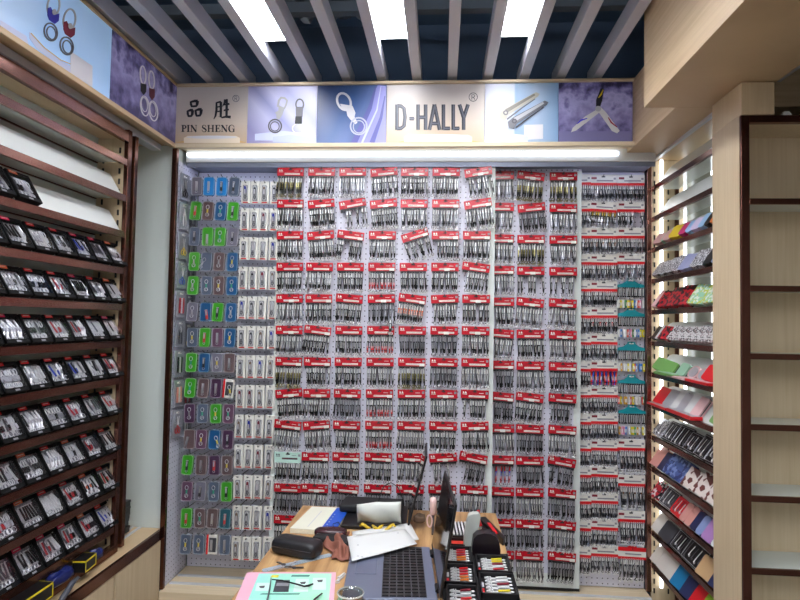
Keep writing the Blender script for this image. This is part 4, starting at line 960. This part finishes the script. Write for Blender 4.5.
def rowpx(j, edges, keys, kind='case', h=.075, th=.016, rr=.008):
    ys = [PX(XG+.012, e, 218+0*e).y for e in edges]
    for a, b, k in zip(ys[:-1], ys[1:], keys):
        kd = kind
        if ':' in k: k, kd = k.split(':')
        if k != '-': rcase(a, b, j, k, kd, h, th, rr)
rowpx(2, [656, 663.5, 665.5, 672.5, 681, 688, 693.5, 701, 707, 713, 720], ['pinkr', 'ggrn', 'pinkr', 'yell', 'mag', 'lblue', 'lilac', 'lblue', 'blk', 'org'], h=.06, th=.012, rr=.012)
rowpx(3, [655, 661, 667, 674, 681, 687, 693, 699.5, 706, 714, 722], ['glit', 'glit', 'glit', 'glit', 'lav', 'lav', 'glit', 'glit', 'blk', 'bluef'], h=.075, th=.012)
rowpx(4, [655, 660, 667, 677.5, 692, 706, 722], ['pnk', 'rb', 'rb', 'rb', 'mintf', 'mintf'], h=.09, th=.012, rr=.003)
rowpx(5, [654, 658, 661, 670, 676, 682, 688.5, 695, 701.5, 708, 715, 722], ['blk', 'whit', 'rb', 'strp', 'strp', 'strp', 'strp', 'strp', 'strp', 'strp', 'strp'], h=.07, th=.010, rr=.003)
rowpx(6, [658, 672, 680, 686.5, 696, 706, 722], ['grn', '-', 'ggrn', 'pnk:mirror', 'pnk:mirror', 'redc'], h=.062, th=.02, rr=.011)
rowpx(7, [657, 666, 673.5, 680, 686.5, 693, 700, 712, 722], ['redc', 'silv', 'whit', 'silv', 'whit', 'pnk', '-', 'grn'], h=.088, th=.012, rr=.008)
rowpx(8, [652.5, 662, 672, 683, 693, 704, 716], ['glit:set', 'blk:set', 'blk:set', 'blk:set', 'blk:set', 'blk:set'], h=.092, rr=.006)
rowpx(9, [649.5, 661, 667, 685, 697, 709, 722], ['salmon:wallet', 'navy', 'bpat', 'beig', 'beig', 'beig'], h=.09, th=.018, rr=.004)
rowpx(10, [653, 660, 671, 682, 687, 692.5, 698, 704, 714, 722], ['redfl', 'dgry:set', 'redc:set', 'salmon', 'salmon', 'navy', 'bluef', 'purp', 'stripe'], h=.085, th=.014, rr=.012)
rowpx(11, [654.5, 662, 671, 681, 699, 711, 722], ['ivory', 'dgry', 'blk:set', 'blk:set', 'tanc', 'navy'], h=.085, th=.014, rr=.008)
rowpx(12, [652, 659, 666.5, 674, 683, 691, 700, 709, 716.5, 724], ['ivory', 'ivory', 'ivory', 'teal', 'navy', 'redc', 'lime', 'mag', 'salmon'], h=.085, th=.014, rr=.006)
# flat open boxes lying on the rails of the seventh and eighth shelves
def flatbox(px0, px1, j, m_, lab, inner=SILVER, hh=.012):
    y0, y1 = PX(XG, px0, 300).y, PX(XG, px1, 300).y
    r = empty('flat_case', lab, 'case', M=T(XG+.0135, (y0+y1)/2, ZJ[j]+.0025)); l = abs(y0-y1)/2
    obj('case_base', MB().box(-.045, -.0005, -l, l, 0, hh), m_, r, bevel=.002); obj('case_liner', MB().box(-.04, -.006, -l+.004, l-.004, hh, hh+.001), inner, r)
flatbox(661, 680, 6, PM['grn'], 'flat green case lying open on the seventh right shelf', PM['ggrn'])
flatbox(674, 692, 6, PM['pnk'], 'flat pastel pink case on the seventh right shelf edge', PM['pnk'], .008)
flatbox(693, 716, 6, PM['redc'], 'flat red case on the seventh right shelf edge', PM['pnk'], .010)
flatbox(654, 673, 7, PM['redc'], 'flat red open case at the far end of the eighth right shelf', SILVER, .010)
flatbox(674, 699, 7, PM['redc'], 'flat red open case in the middle of the eighth right shelf', SILVER, .014)

# ------------------------------------------------------------------ near right display cabinet
o0 = Vector((.91, 1.85, 0))
r = empty('display_cabinet', 'empty cream cabinet with copper edged shelves at the right', 'cabinet', loc=o0)
lb('side_panel', .91, .935, 1.856, 2.035, 0, 2.2595, CREAM, r)
lb('header_panel', .91, 1.008, 1.84, 2.035, 2.26, 2.36, CREAM, r, bevel=.001)
lb('edge_trim', .911, .936, 1.845, 1.8555, 0, 2.259, COPPERD, r, bevel=.001)
lb('top_rail', .936, 2.2, 1.845, 1.865, 2.236, 2.259, COPPERD, r, bevel=.001)
lb('back_panel', .936, 2.2, 2.0, 2.02, 0, 2.236, CREAM, r); lb('top_board', .936, 2.2, 1.857, 2.02, 2.2365, 2.252, CREAM, r)
for k, z in enumerate((2.001, 1.733, 1.526, 1.312, 1.098, .883, .667, .45)):
    b = lb('shelf_board', .936, 2.2, 1.857, 1.999, z-.012, z-.001, WHITEG if k > 3 else WHITEG, r)
    lb('shelf_edge', .936, 2.2, 1.846, 1.8565, z-.018, z, COPPERD, b, bevel=.001)
tag(obj('overhead_track', MB().box(1.03, 1.06, -1, 1.9, 2.385, 2.41), TRACK), 'silver overhead track above the empty right cabinet', 'sliding track')
tag(obj('dark_glass_panel', MB().box(1.12, 1.14, -1, 1.9, 2.27, 2.6), mat('dark_mahogany', (70, 30, 28), .12, coat=.6)), 'dark glossy red panel above the empty right cabinet', 'panel')
p = PY(1.85, 787, 112)
tag(obj('track_clip', MB().box(p.x-.012, p.x+.012, 1.848, 1.862, 2.2595, 2.266).box(p.x-.008, p.x+.008, 1.85, 1.86, 2.266, 2.272), WHITE), 'small white clip on top of the right cabinet', 'clip')

# ------------------------------------------------------------------ table
TZ = .85
r = empty('work_table', 'light wooden work table in front of the pegboards', 'table', loc=(-.163, 1.75, 0))
obj('table_top', MB().box(-.392, .388, -.75, .62, TZ-.03, TZ), TABLEW, r, bevel=.003)
for sx in (-1, 1):
    for yy in (-.68, .56): obj('leg', MB().box(sx*.34-.02, sx*.34+.02, yy-.02, yy+.02, 0, TZ-.031), BLACKM, r)

# laptop
LP = T(-.0145, 1.757, TZ+.001) @ RZ(math.radians(4.4))      # origin: middle of the hinge, base towards -X
r = empty('laptop', 'open grey laptop on the table with its screen facing left', 'laptop', M=LP)
BODY = mat('laptop_grey', (112, 118, 138), .32, .3); LGLOSS = mat('screen_glass', (10, 11, 16), .06, spec=.9)
obj('laptop_base', MB().box(-.256, 0, -.183, .183, .002, .018), BODY, r, bevel=.003)
kb = MB(); kb.box(-.150, -.028, -.172, .172, .0185, .0192, 0)
for a in range(6):
    for b_ in range(17):
        x0 = -.148+a*.0202; y0 = -.170+b_*.0201; kb.box(x0, x0+.0168, y0, y0+.0168, .0192, .0212, 1)
obj('keyboard', kb, [DKGREY, BLACK], r)
obj('touchpad', MB().rrect(0, 0, .062, .105, .003, 0, .0006), mat('touchpad', (112, 118, 140), .25, .3), r, M=T(-.20, .018, .0192) @ RX(-PI/2))
obj('sticker', MB().box(-.176, -.160, .130, .146, .0183, .0187, 0).box(-.176, -.168, .130, .146, .0187, .0190, 1), [C('lime_sticker', 170, 214, 60), OFFW], r)
for yy in (-.12, .12): obj('hinge', MB().tube([(0.002, yy-.02, .02), (.002, yy+.02, .02)], .006, 10), BLACK, r)
LT = T(.004, 0, .022) @ RY(math.radians(9))
lid = obj('laptop_lid', MB().box(0, .006, -.183, .183, 0, .248), BLACK, r, M=LT, bevel=.002)
obj('screen', MB().box(-.0012, -.0002, -.172, .172, .016, .238), LGLOSS, lid)

# second black laptop further back
L2 = T(-.122, 2.24, TZ+.001) @ RZ(math.radians(1.5))
r = empty('laptop', 'black laptop at the back of the table, screen seen edge-on', 'laptop', M=L2)
obj('laptop_base', MB().box(-.235, 0, -.12, .12, .001, .016), BLACK, r, bevel=.003)
kb = MB()
for a in range(5):
    for b_ in range(14): kb.box(-.14+a*.022, -.122+a*.022, -.112+b_*.0162, -.0985+b_*.0162, .0162, .018)
obj('keyboard', kb, DKGREY, r)
lid = obj('laptop_lid', MB().box(0, .007, -.12, .12, .0, .262), BLACK, r, M=T(.004, 0, .016) @ RY(math.radians(14)), bevel=.002)
obj('screen', MB().box(-.0012, -.0002, -.11, .11, .015, .252), LGLOSS, lid)
tag(obj('black_pouch', MB().box(-.12, .12, -.06, .06, 0, .03), BLACKM, None, T(-.262, 2.295, TZ+.0195) @ RZ(-.05), bevel=.01, seg=3), 'flat black pouch lying at the far edge of the table', 'pouch')
tag(obj('cable', MB().tube([PY(2.28, *q) for q in ((378, 505), (380, 495), (384, 486), (391, 482.5), (398, 487), (402, 496), (404, 506))], .0022, 6), BLACK), 'thin black cable looping up above the black laptop', 'cable')
# white bag with yellow stripe, leaning up
mb = MB(); a = PY(2.12, 357, 531); b = PY(2.12, 401, 530); n1, n2 = 14, 8; vs = []
for i in range(n2+1):
    for k in range(n1+1):
        u = k/n1; t = i/n2
        top = .105-.02*(1-min(1, u*2.2))
        vs.append((a.x+(b.x-a.x)*u, 2.13-.05*math.sin(t*2.2)*(.6+.4*math.sin(u*3))+.012*math.sin(9*u+t*4)*(1-t), TZ+.022+top*t*.85))
mb.add(vs, [(i*(n1+1)+k, i*(n1+1)+k+1, (i+1)*(n1+1)+k+1, (i+1)*(n1+1)+k) for i in range(n2) for k in range(n1)])
rr_ = empty('plastic_bag', 'white plastic bag with yellow bands standing behind the papers', 'plastic bag', loc=(0, 0, 0))
o = obj('bag_sheet', mb, mat('bag_white', (206, 208, 200), .4), rr_, smooth=True); s = o.modifiers.new('s', 'SOLIDIFY'); s.thickness = .002
mb = MB()
for kk in range(3):
    q0 = .1+.28*kk; mb.tube([(a.x+(b.x-a.x)*(q0+.06*i), 2.072-.006*math.sin(i+kk), TZ+.030+.008*math.sin(i*1.3+kk*2)) for i in range(5)], [.003, .006, .005, .006, .002], 6)
obj('yellow_band', mb, C('band_yellow', 206, 172, 40), rr_)
# loose paper sheets
def sheet(px, z, m_, lab, amp=.002, name='paper_sheet', t=.0012, cat='paper', extra=None):
    q = [PZ(z, *p_) for p_ in px]; mb = MB(); n = 8; vs = []
    for i in range(n+1):
        for k in range(n+1):
            u, v = k/n, i/n; p_ = (q[0]*(1-u)+q[1]*u)*(1-v)+(q[3]*(1-u)+q[2]*u)*v
            vs.append((p_.x, p_.y, p_.z+amp*(math.sin(5*u+3*v)+math.sin(7*v))*.5+amp))
    mb.add(vs, [(i*(n+1)+k, i*(n+1)+k+1, (i+1)*(n+1)+k+1, (i+1)*(n+1)+k) for i in range(n) for k in range(n)])
    o = obj(name, mb, m_, None, smooth=True); s = o.modifiers.new('s', 'SOLIDIFY'); s.thickness = t; s.offset = 1
    return tag(o, lab, cat), q
sheet([(352, 532), (410, 523), (419, 540), (355, 556)], TZ+.021, PAPER, 'white paper sheet, upper of the two, touching the black laptop', .0015)
sh, q = sheet([(347, 537), (405, 529), (417, 544.5), (352, 561.5)], TZ+.028, PAPER, 'white paper sheet nearest the viewer, resting on the grey laptop', .0015)
mb = MB()
for (x, y) in ((358, 545), (358, 556), (362, 557), (398, 533)):
    c = PZ(TZ+.0325, x, y); mb.box(c.x-.003, c.x+.003, c.y-.002, c.y+.002, TZ+.0325, TZ+.0328)
obj('printed_marks', mb, GREY, sh)
# notepad with blue band
q = [PZ(TZ+.018, *p_) for p_ in ((290, 528), (312, 506.5), (350, 508), (335, 531))]
r = empty('notepad', 'cream notepad with a blue printed band on the table corner', 'notepad', loc=q[0])
def qp(q, u, v, o): p_ = (q[0]*(1-u)+q[3]*u)*(1-v)+(q[1]*(1-u)+q[2]*u)*v; return p_-o
def quad(u0, u1, v0, v1, z0, z1, o): return [Vector((*(qp(q, u, v, o).xy), z0)) for u, v in ((u0, v0), (u1, v0), (u1, v1), (u0, v1))], (0, 0, 1), z1-z0
obj('page_block', MB().prism(*quad(0, 1, 0, 1, -.017, -.002, q[0])), mat('cream_pages', (226, 220, 196), .7, noise=.06, nscale=200), r)
obj('cover', MB().prism(*quad(0, .66, 0, 1, -.0019, 0, q[0])), mat('cream_cover', (224, 222, 204), .6), r)
obj('blue_band', MB().prism(*quad(.66, 1, 0, 1, -.0019, .0, q[0])), C('cobalt', 30, 84, 190), r)
mb = MB()
for k in range(6): mb.prism(*quad(.72, .745, .1+.11*k, .14+.11*k, .0001, .0005, q[0]))
mb.prism(*quad(.34, .36, .1, .8, .0001, .0004, q[0])); obj('printed_marks', mb, LGREY, r)
tag(obj('binder_clip', MB().tube([PZ(TZ+.024, *q_) for q_ in ((334, 530), (333, 524), (338, 522), (341, 526), (337, 531))], .0014, 6), BLACK), 'black wire clip lying on the blue notepad band', 'clip')
# glasses cases
r = empty('glasses_case', 'large black glasses case lying at the left table edge', 'glasses case', M=T(-.455, 1.878, TZ+.001) @ RZ(math.radians(-17)))
def soft(a, b, z0, z1, up):
    mb = MB(); n1, n2 = 8, 40; vs = []
    for i in range(n1+1):
        t = i/n1; k = (1-t**3.2)**.4 if i < n1 else 0
        zz = z0+(z1-z0)*t if up else z1-(z1-z0)*t
        for j in range(n2):
            q = 2*PI*j/n2; c_, s_ = math.cos(q), math.sin(q)
            vs.append((a*math.copysign(abs(c_)**.35, c_)*(.72+.28*k), b*math.copysign(abs(s_)**.35, s_)*(.62+.38*k), zz))
    mb.add(vs, [(i*n2+j, i*n2+(j+1) % n2, (i+1)*n2+(j+1) % n2, (i+1)*n2+j) for i in range(n1) for j in range(n2)]+[tuple(n1*n2+j for j in range(n2))])
    return mb
LEA = mat('case_leather', (30, 30, 34), .4, bump=.3, nscale=300)
obj('case_bottom', soft(.081, .039, 0, .022, False), LEA, r, smooth=True); obj('case_lid', soft(.081, .039, .0222, .048, True), LEA, r, smooth=True)
obj('zip', MB().tube([(-.07, -.0385, .0265), (.07, -.0385, .0265)], .0015, 5), SILVERD, r)
lump('sunglasses_case', (-.375, 2.03, TZ+.001), (.058, .027, .018), mat('maroon_leather', (58, 30, 36), .25), 'dark maroon oval case behind the black glasses case', 'glasses case', 12, .03)
tag(obj('black_cloth', MB().box(-.07, .07, -.03, .03, 0, .022), BLACKM, None, T(-.355, 1.985, TZ+.001) @ RZ(-.3), bevel=.009, seg=3), 'black cloth pouch wedged between the two glasses cases', 'pouch')
# brown cloth: rumpled sheet
mb = MB(); n = 22; vs = []; q = [PZ(TZ, *p_) for p_ in ((322, 543), (348, 533), (351, 563), (334, 561))]
for i in range(n+1):
    for k in range(n+1):
        u, v = k/n, i/n; p_ = (q[0]*(1-u)+q[1]*u)*(1-v)+(q[3]*(1-u)+q[2]*u)*v
        e = min(1, 4*min(u, 1-u, v, 1-v)+.12)
        p_ = p_+Vector((.006*math.sin(9*v+2), .006*math.sin(8*u), 0))
        vs.append((p_.x, p_.y, TZ+.004+e*(.018+.010*math.sin(10*u+6*v)+.006*math.sin(17*u-9*v+1))))
mb.add(vs, [(i*(n+1)+k, i*(n+1)+k+1, (i+1)*(n+1)+k+1, (i+1)*(n+1)+k) for i in range(n) for k in range(n)])
o = obj('cleaning_cloth', mb, mat('brown_cloth', (134, 82, 66), .85), smooth=True); s = o.modifiers.new('s', 'SOLIDIFY'); s.thickness = .0015
tag(o, 'crumpled reddish brown cloth between glasses case and papers', 'cloth')
# ruler and keys
a, b = PZ(TZ, 264, 573), PZ(TZ, 333, 556.5); d = (b-a); L = d.length
r = empty('steel_ruler', 'pale steel ruler lying in front of the black glasses case', 'ruler', M=T(a.x, a.y, TZ+.001) @ RZ(math.atan2(d.y, d.x)))
obj('ruler_blade', MB().prism([(0, .006, 0), (.008, 0, 0), (L, 0, 0), (L, .024, 0), (.004, .024, 0), (0, .018, 0)], (0, 0, 1), .0015), mat('ruler_steel', (190, 206, 220), .3, .5), r)
mb = MB()
for k in range(26): mb.box(.012+k*(L-.02)/26, .0128+k*(L-.02)/26, .0005, .004 if k % 5 else .007, .0016, .0018)
obj('scale_marks', mb, DKGREY, r)
c = PZ(TZ+.006, 288, 567)
r = empty('key_bunch', 'small bunch of metal keys lying on the steel ruler', 'keys', loc=(c.x, c.y, TZ+.003))
obj('key_ring', MB().ring((0, 0, .003), .012, .0013, n=(.1, .2, 1), seg=18), SILVERD, r)
for k, an in enumerate((.2, 1.3, 2.6, 3.9)):
    mb = MB(); mb.M = RZ(an) @ T(.011, 0, .001+.0025*k); mb.ring((.008, 0, 0), .006, .0014, n=(0, 0, 1), seg=12); mb.box(.013, .036, -.003, .003, -.001, .001); mb.box(.024, .034, -.006, -.003, -.0008, .0008); mb.ring((.008, 0, 0), .0035, .002, n=(0, 0, 1), seg=12)
    obj('key', mb, SILVER if k % 2 else SILVERD, r)
# brochures
def quadobj(nm, px, z, t, m_, par=None, org=None):
    pts = [Vector((PZ(z, *p_).x, PZ(z, *p_).y, z)) for p_ in px]
    if org is not None: pts = [p_-org for p_ in pts]
    return obj(nm, MB().prism(pts, (0, 0, 1), t), m_, par)
z0 = TZ+.001
base = PZ(z0, 246, 575)
r = empty('pink_folder', 'pink folder lying under the green catalogue', 'folder', loc=(base.x, base.y, z0))
og = Vector((base.x, base.y, z0)); quadobj('folder_cover', ((247, 573.6), (336, 573.6), (332, 625), (225, 625)), z0, .004, C('pink_cover', 228, 172, 190), r, og)
z1 = z0+.0045
r = empty('catalogue', 'green and blue product catalogue open at the front table edge', 'catalogue', loc=(base.x, base.y, z1)); og = Vector((base.x, base.y, z1))
quadobj('page', ((259, 574.2), (331.5, 574.2), (326, 625), (238, 625)), z1, .002, art('print_mint', [(0, (140, 206, 226)), (.35, (150, 218, 206)), (1, (168, 228, 196))], axis='X', lo=-.05, hi=.22, emit=0), r, og)
ph = PZ(z1, 293, 589)
for nm, px, m_ in (('printed_photo', ((276, 580.5), (290, 580), (288.5, 592), (273, 592)), DKGREY), ('printed_photo', ((277, 583), (289, 583), (288.5, 586), (276, 586)), GREY), ('printed_photo', ((296, 579), (309, 579), (308, 592), (293, 592)), mat('print_pale_green', (206, 232, 220), .5)), ('printed_photo', ((313, 578), (326, 578), (326, 590), (312, 590)), MATS['print_pale_green']), ('printed_photo', ((257, 583), (270, 583), (268, 591), (255, 591)), MATS['print_pale_green']),
                   ('printed_heading', ((292, 575.2), (310, 575.2), (309, 576.6), (291, 576.6)), mat('print_teal', (60, 120, 110), .5)), ('printed_heading', ((272, 575.2), (279, 575.2), (278, 577.4), (270.5, 577.4)), C('label_yellow', 226, 214, 50)), ('printed_heading', ((262, 593.5), (300, 593.5), (299, 594.5), (260, 594.5)), MATS['print_teal'])):
    quadobj(nm, px, z1+(.0021 if m_ is not GREY else .0027), .0005, m_, r, og)
for (x, y) in ((262, 587), (303, 583), (320, 581)):
    quadobj('printed_product', ((x-3, y-.8), (x+3, y-1.2), (x+2, y+1), (x-2, y+1)), z1+.0027, .0004, DKGREY, r, og)
z2 = z1+.006
r = empty('eyeglasses', 'pair of black framed eyeglasses, arms open, on the green catalogue', 'eyeglasses', loc=(0, 0, z2))
def zt(px, rad, nm, m_, par): return obj(nm, MB().tube([Vector((*PZ(z2+dz, x, y).xy, dz+.003)) for x, y, dz in px], rad, 6), m_, par)
zt([(272, 580.5, 0), (282, 581.5, .003), (296, 585, .003), (304, 587.4, .001), (309, 586.6, 0), (313, 585, 0)], [.0012, .002, .0022, .0026, .003, .002], 'temple', BLACK, r)
zt([(300, 620, 0), (308, 608, .002), (315, 600, .001), (322, 594.5, 0)], [.002, .002, .0026, .002], 'temple', BLACK, r)
zt([(271, 579, 0), (270, 590, .004), (268, 600, .004), (265, 610, .002)], .0013, 'rim', SILVERD, r)
zt([(271, 579, .014), (269.4, 590, .02), (267, 600, .02), (265, 610, .014)], .0011, 'rim', SILVERD, r)
# nail clipper on the table beside the catalogue
a = PZ(TZ, 340, 577)
tag(link('nail_clipper', TC[0], None, T(a.x, a.y-.03, TZ+.012) @ RZ(-.25) @ RX(-PI/2) @ T(0, 0, -.03)), 'small steel nail clipper lying beside the laptop touchpad', 'nail clipper')
# glass jar
a = PZ(TZ, 350, 622)
r = empty('glass_jar', 'open glass jar with dark contents at the bottom edge of view', 'jar', loc=(a.x, a.y, TZ+.001))
mb = MB(); mb.lathe([(.030, 0), (.036, .004), (.036, .050), (.031, .060), (.031, .068), (.0335, .070), (.0335, .073), (.029, .073), (.0288, .060), (.0335, .049), (.0335, .006), (.028, .003)], seg=28)
obj('jar_glass', mb, JARG, r, smooth=True); obj('dark_contents', MB().lathe([(.02, .004), (.0325, .006), (.0325, .040), (.02, .044), (.001, .045)], seg=24), mat('tea_brown', (70, 44, 34), .4), r)
obj('rim_ring', MB().ring((0, 0, .071), .0325, .0022, n=(0, 0, 1), seg=28, ts=6), mat('rim_glass', (196, 200, 196), .1), r)
# pink charger with looped strap
r = empty('pink_tripod', 'pale pink charger plug with a looped strap behind the grey laptop', 'charger', loc=(-.03, 2.12, TZ+.001))
PINKW = C('blush', 226, 190, 184)
obj('plug_body', MB().lathe([(.008, .07), (.0125, .075), (.0125, .118), (.0105, .128), (.004, .131)], (.008, -.02, 0), seg=16), PINKW, r, smooth=True)
obj('stem', MB().tube([(.008, -.02, .0), (.008, -.02, .072)], .005, 8), mat('stem_grey', (90, 84, 88), .4), r)
obj('looped_strap', MB().ring((-.004, -.022, .048), .009, .003, n=(.2, 1, .1), seg=18, sz=2.4), PINKW, r)
lump('brown_box', (-.072, 2.17, TZ+.018), (.022, .02, .016), mat('kraft', (96, 76, 60), .8), 'small brown paper lump behind the laptop screen', 'paper', 21, .2)

# trays of small clippers: open case with two columns
def mixm(nm, ca, cb): return [STEEL, ca, BLACK]
def minitray(c0, c1, cols, lab, label2):
    """black display tray; c0 far-left corner, c1 near-right corner"""
    cx, cy = (c0[0]+c1[0])/2, (c0[1]+c1[1])/2; w = abs(c1[0]-c0[0]); l = abs(c0[1]-c1[1])
    r = empty('clipper_tray', lab, 'clipper tray', loc=(cx, cy, TZ+.012), group='open clipper trays on the table')
    e = .005; mb = MB().box(-w/2, w/2, -l/2, l/2, 0, .004)
    for a in ((-w/2, -w/2+e, -l/2, l/2), (w/2-e, w/2, -l/2, l/2), (-w/2, w/2, -l/2, -l/2+e), (-w/2, w/2, l/2-e, l/2)): mb.box(*a, .004, .02)
    obj('tray_frame', mb, BLACK, r, bevel=.0008)
    if label2: obj('side_label', MB().box(-w/2+e+.001, -w/2+e+.008, -l*.3, -l*.05, .0042, .0052, 0).box(-w/2+e+.001, -w/2+e+.008, .02*l, l*.25, .0042, .0052, 1), [REDB, LGREY], r)
    n = len(cols); x0 = -w/2+e+(.012 if label2 else .004)
    for i, c in enumerate(cols):
        y = l/2-e-(i+.5)*(l-2*e)/n; x1 = w/2-e-.003; xm = x0+(x1-x0)*.42
        mb = MB(); mb.box(x0+.004, x1-.01, y-.004, y+.004, .006, .009, 0); mb.prism([(xm, y-.0045, .0095), (x1-.012, y-.0038, .0125), (x1-.012, y+.0038, .0125), (xm, y+.0045, .0095)], (0, 0, 1), .0025, 1)
        mb.prism([(x0, y-.0045, .0075), (x0+.012, y-.0035, .011), (x0+.012, y+.0035, .011), (x0, y+.0045, .0075)], (0, 0, 1), .002, 0); mb.ring((x1-.006, y, .010), .0055, .001, n=(0, .2, 1), seg=10, ts=4, mi=0); mb.tube([(x0+.016, y, .009), (x0+.016, y, .0135)], .0025, 6, 0)
        obj('nail_clipper', mb, [STEEL, c], r)
PUR = C('handle_crimson', 190, 36, 60); ORG = C('handle_orange', 232, 130, 50); LIL = C('handle_lilac', 150, 140, 190)
minitray((.018, 1.925), (.104, 1.80), [PUR, REDB, PUR, ORG, ORG, LIL], 'open tray of crimson and orange clippers, upper left of the four table trays', False)
minitray((.018, 1.785), (.106, 1.66), [REDB, PUR, REDB, ORG, ORG, ORG], 'open tray of red and orange clippers, lower left of the four table trays', True)
minitray((.113, 1.865), (.214, 1.745), [YBOX, YBOX, MAROON, STEEL, K_RED, STEEL], 'open tray of yellow and red clippers, upper right of the four table trays', True)
minitray((.115, 1.735), (.216, 1.60), [STEEL, STEEL, MAROON, STEEL, YBOX, STEEL], 'open tray of mostly steel clippers, lower right of the four table trays', True)
minitray((.022, 1.645), (.108, 1.54), [MAROON, STEEL, REDB, YBOX], 'open tray at the bottom edge of view beside the laptop screen', False)
tag(obj('tray_case', MB().box(.012, .2215, 1.53, 1.93, TZ+.001, TZ+.0115), BLACKM, bevel=.002), 'large flat black case under the table clipper trays', 'case')
# rivet tray with red box
r = empty('grid_tray', 'black tray with a grid of small steel studs behind the trays', 'tray', M=T(.073, 2.13, TZ+.001) @ RZ(.05))
obj('tray_base', MB().box(-.03, .03, -.07, .07, 0, .014), BLACK, r, bevel=.001)
mb = MB()
for i in range(5):
    for k in range(8): mb.lathe([(.003, 0), (.0034, .006), (.001, .008)], (-.024+i*.012, -.060+k*.0165, .014), seg=8)
obj('steel_studs', mb, STEEL, r)
r = empty('red_box', 'small open black box with a red inside behind the trays', 'box', loc=(.062, 1.985, TZ+.001))
obj('box_body', MB().box(-.024, .024, -.03, .03, 0, .004).box(-.024, .024, -.03, -.026, .004, .024).box(-.024, .024, .026, .03, .004, .024).box(-.024, -.021, -.026, .026, .004, .024).box(.021, .024, -.026, .026, .004, .024), BLACK, r); obj('red_liner', MB().box(-.0208, .0208, -.0258, .0258, .0042, .015), C('vermilion', 214, 60, 44), r)
# pale curved telephone handset / stapler standing up
mb = MB(); Cc = PY(1.96, 467, 553); vs = []
prof = [(463.2, 553), (463.6, 545), (464.6, 535), (466.4, 524), (468.6, 517), (473, 515.4), (479, 515.2), (480.6, 518), (479, 528), (475, 540), (472.6, 553)]
pts = [PY(1.955, x, y)-Vector((.08, 1.955, TZ+.001)) for x, y in prof]
lo = min(p_.z for p_ in pts); pts = [p_-Vector((0, 0, lo)) for p_ in pts]
tag(obj('tape_dispenser', MB().prism(pts, (0, 1, 0), .03), mat('pale_grey_plastic', (196, 200, 192), .35), None, T(.08, 1.955, TZ+.001), bevel=.006, seg=3), 'pale grey curved plastic stand beside the laptop screen', 'stand')
r = empty('black_cup', 'black rounded pen cup behind the clipper trays', 'pen cup', loc=(.152, 1.925, TZ+.001))
mb = MB(); n = 16; vs = []; k = 7
pf = [(-.043, 0), (.043, 0), (.044, .03), (.040, .055), (.030, .072), (.012, .080), (-.008, .081), (-.030, .075), (-.042, .062), (-.046, .03)]
obj('cup_body', MB().prism([(x, -.022, z) for x, z in pf], (0, 1, 0), .044), mat('cup_black', (24, 14, 22), .35), r, bevel=.010, seg=4)
r = empty('red_pen', 'red handled tool leaning behind the black cup', 'tool', loc=(.135, 1.99, TZ+.001))
obj('tool_shaft', MB().tube([(0, 0, .001), (.004, .01, .07)], .004, 8), STEEL, r); obj('tool_handle', MB().tube([(.004, .01, .071), (-.004, .012, .092), (-.004, .014, .122)], [.006, .007, .005], 8), REDB, r)
r = empty('black_red_tool', 'black cutter with red and white marks near the right table edge', 'tool', M=T(.185, 2.13, TZ+.001) @ RZ(.18))
obj('tool_body', MB().prism([(-.02, .12, 0), (.012, .12, 0), (.026, -.09, 0), (.012, -.11, 0), (0, -.02, 0)], (0, 0, 1), .022), BLACK, r, bevel=.003); obj('tool_blade', MB().prism([(-.034, .10, 0), (-.020, .13, 0), (.002, -.03, 0), (-.004, -.05, 0)], (0, 0, 1), .010), SILVERD, r, bevel=.001); obj('red_mark', MB().box(-.002, .010, -.06, .05, .0222, .024), REDB, r)

# stool at the lower left
c = PZ(.44, 218, 622)
r = empty('round_stool', 'round black stool standing left of the table', 'stool', loc=(c.x, c.y, 0))
obj('seat', MB().lathe([(.10, .40), (.135, .405), (.145, .42), (.145, .44), (.13, .455), (.02, .462)], seg=36), BLACK, r, smooth=True)
for k in range(4):
    a_ = PI/4+k*PI/2; obj('leg', MB().tube([(.08*math.cos(a_), .08*math.sin(a_), .40), (.14*math.cos(a_), .14*math.sin(a_), 0)], .011, 8), SILVERD, r)

# ------------------------------------------------------------------ world, lights, view
w = bpy.data.worlds.new('world'); SC.world = w; w.use_nodes = True
w.node_tree.nodes['Background'].inputs[0].default_value = (.93, .95, 1.0, 1); w.node_tree.nodes['Background'].inputs[1].default_value = .42
vs_ = SC.view_settings; vs_.view_transform = 'Standard'; vs_.look = 'None'; vs_.gamma = 1; vs_.exposure = .22
try: vs_.use_curve_mapping = False
except Exception: pass
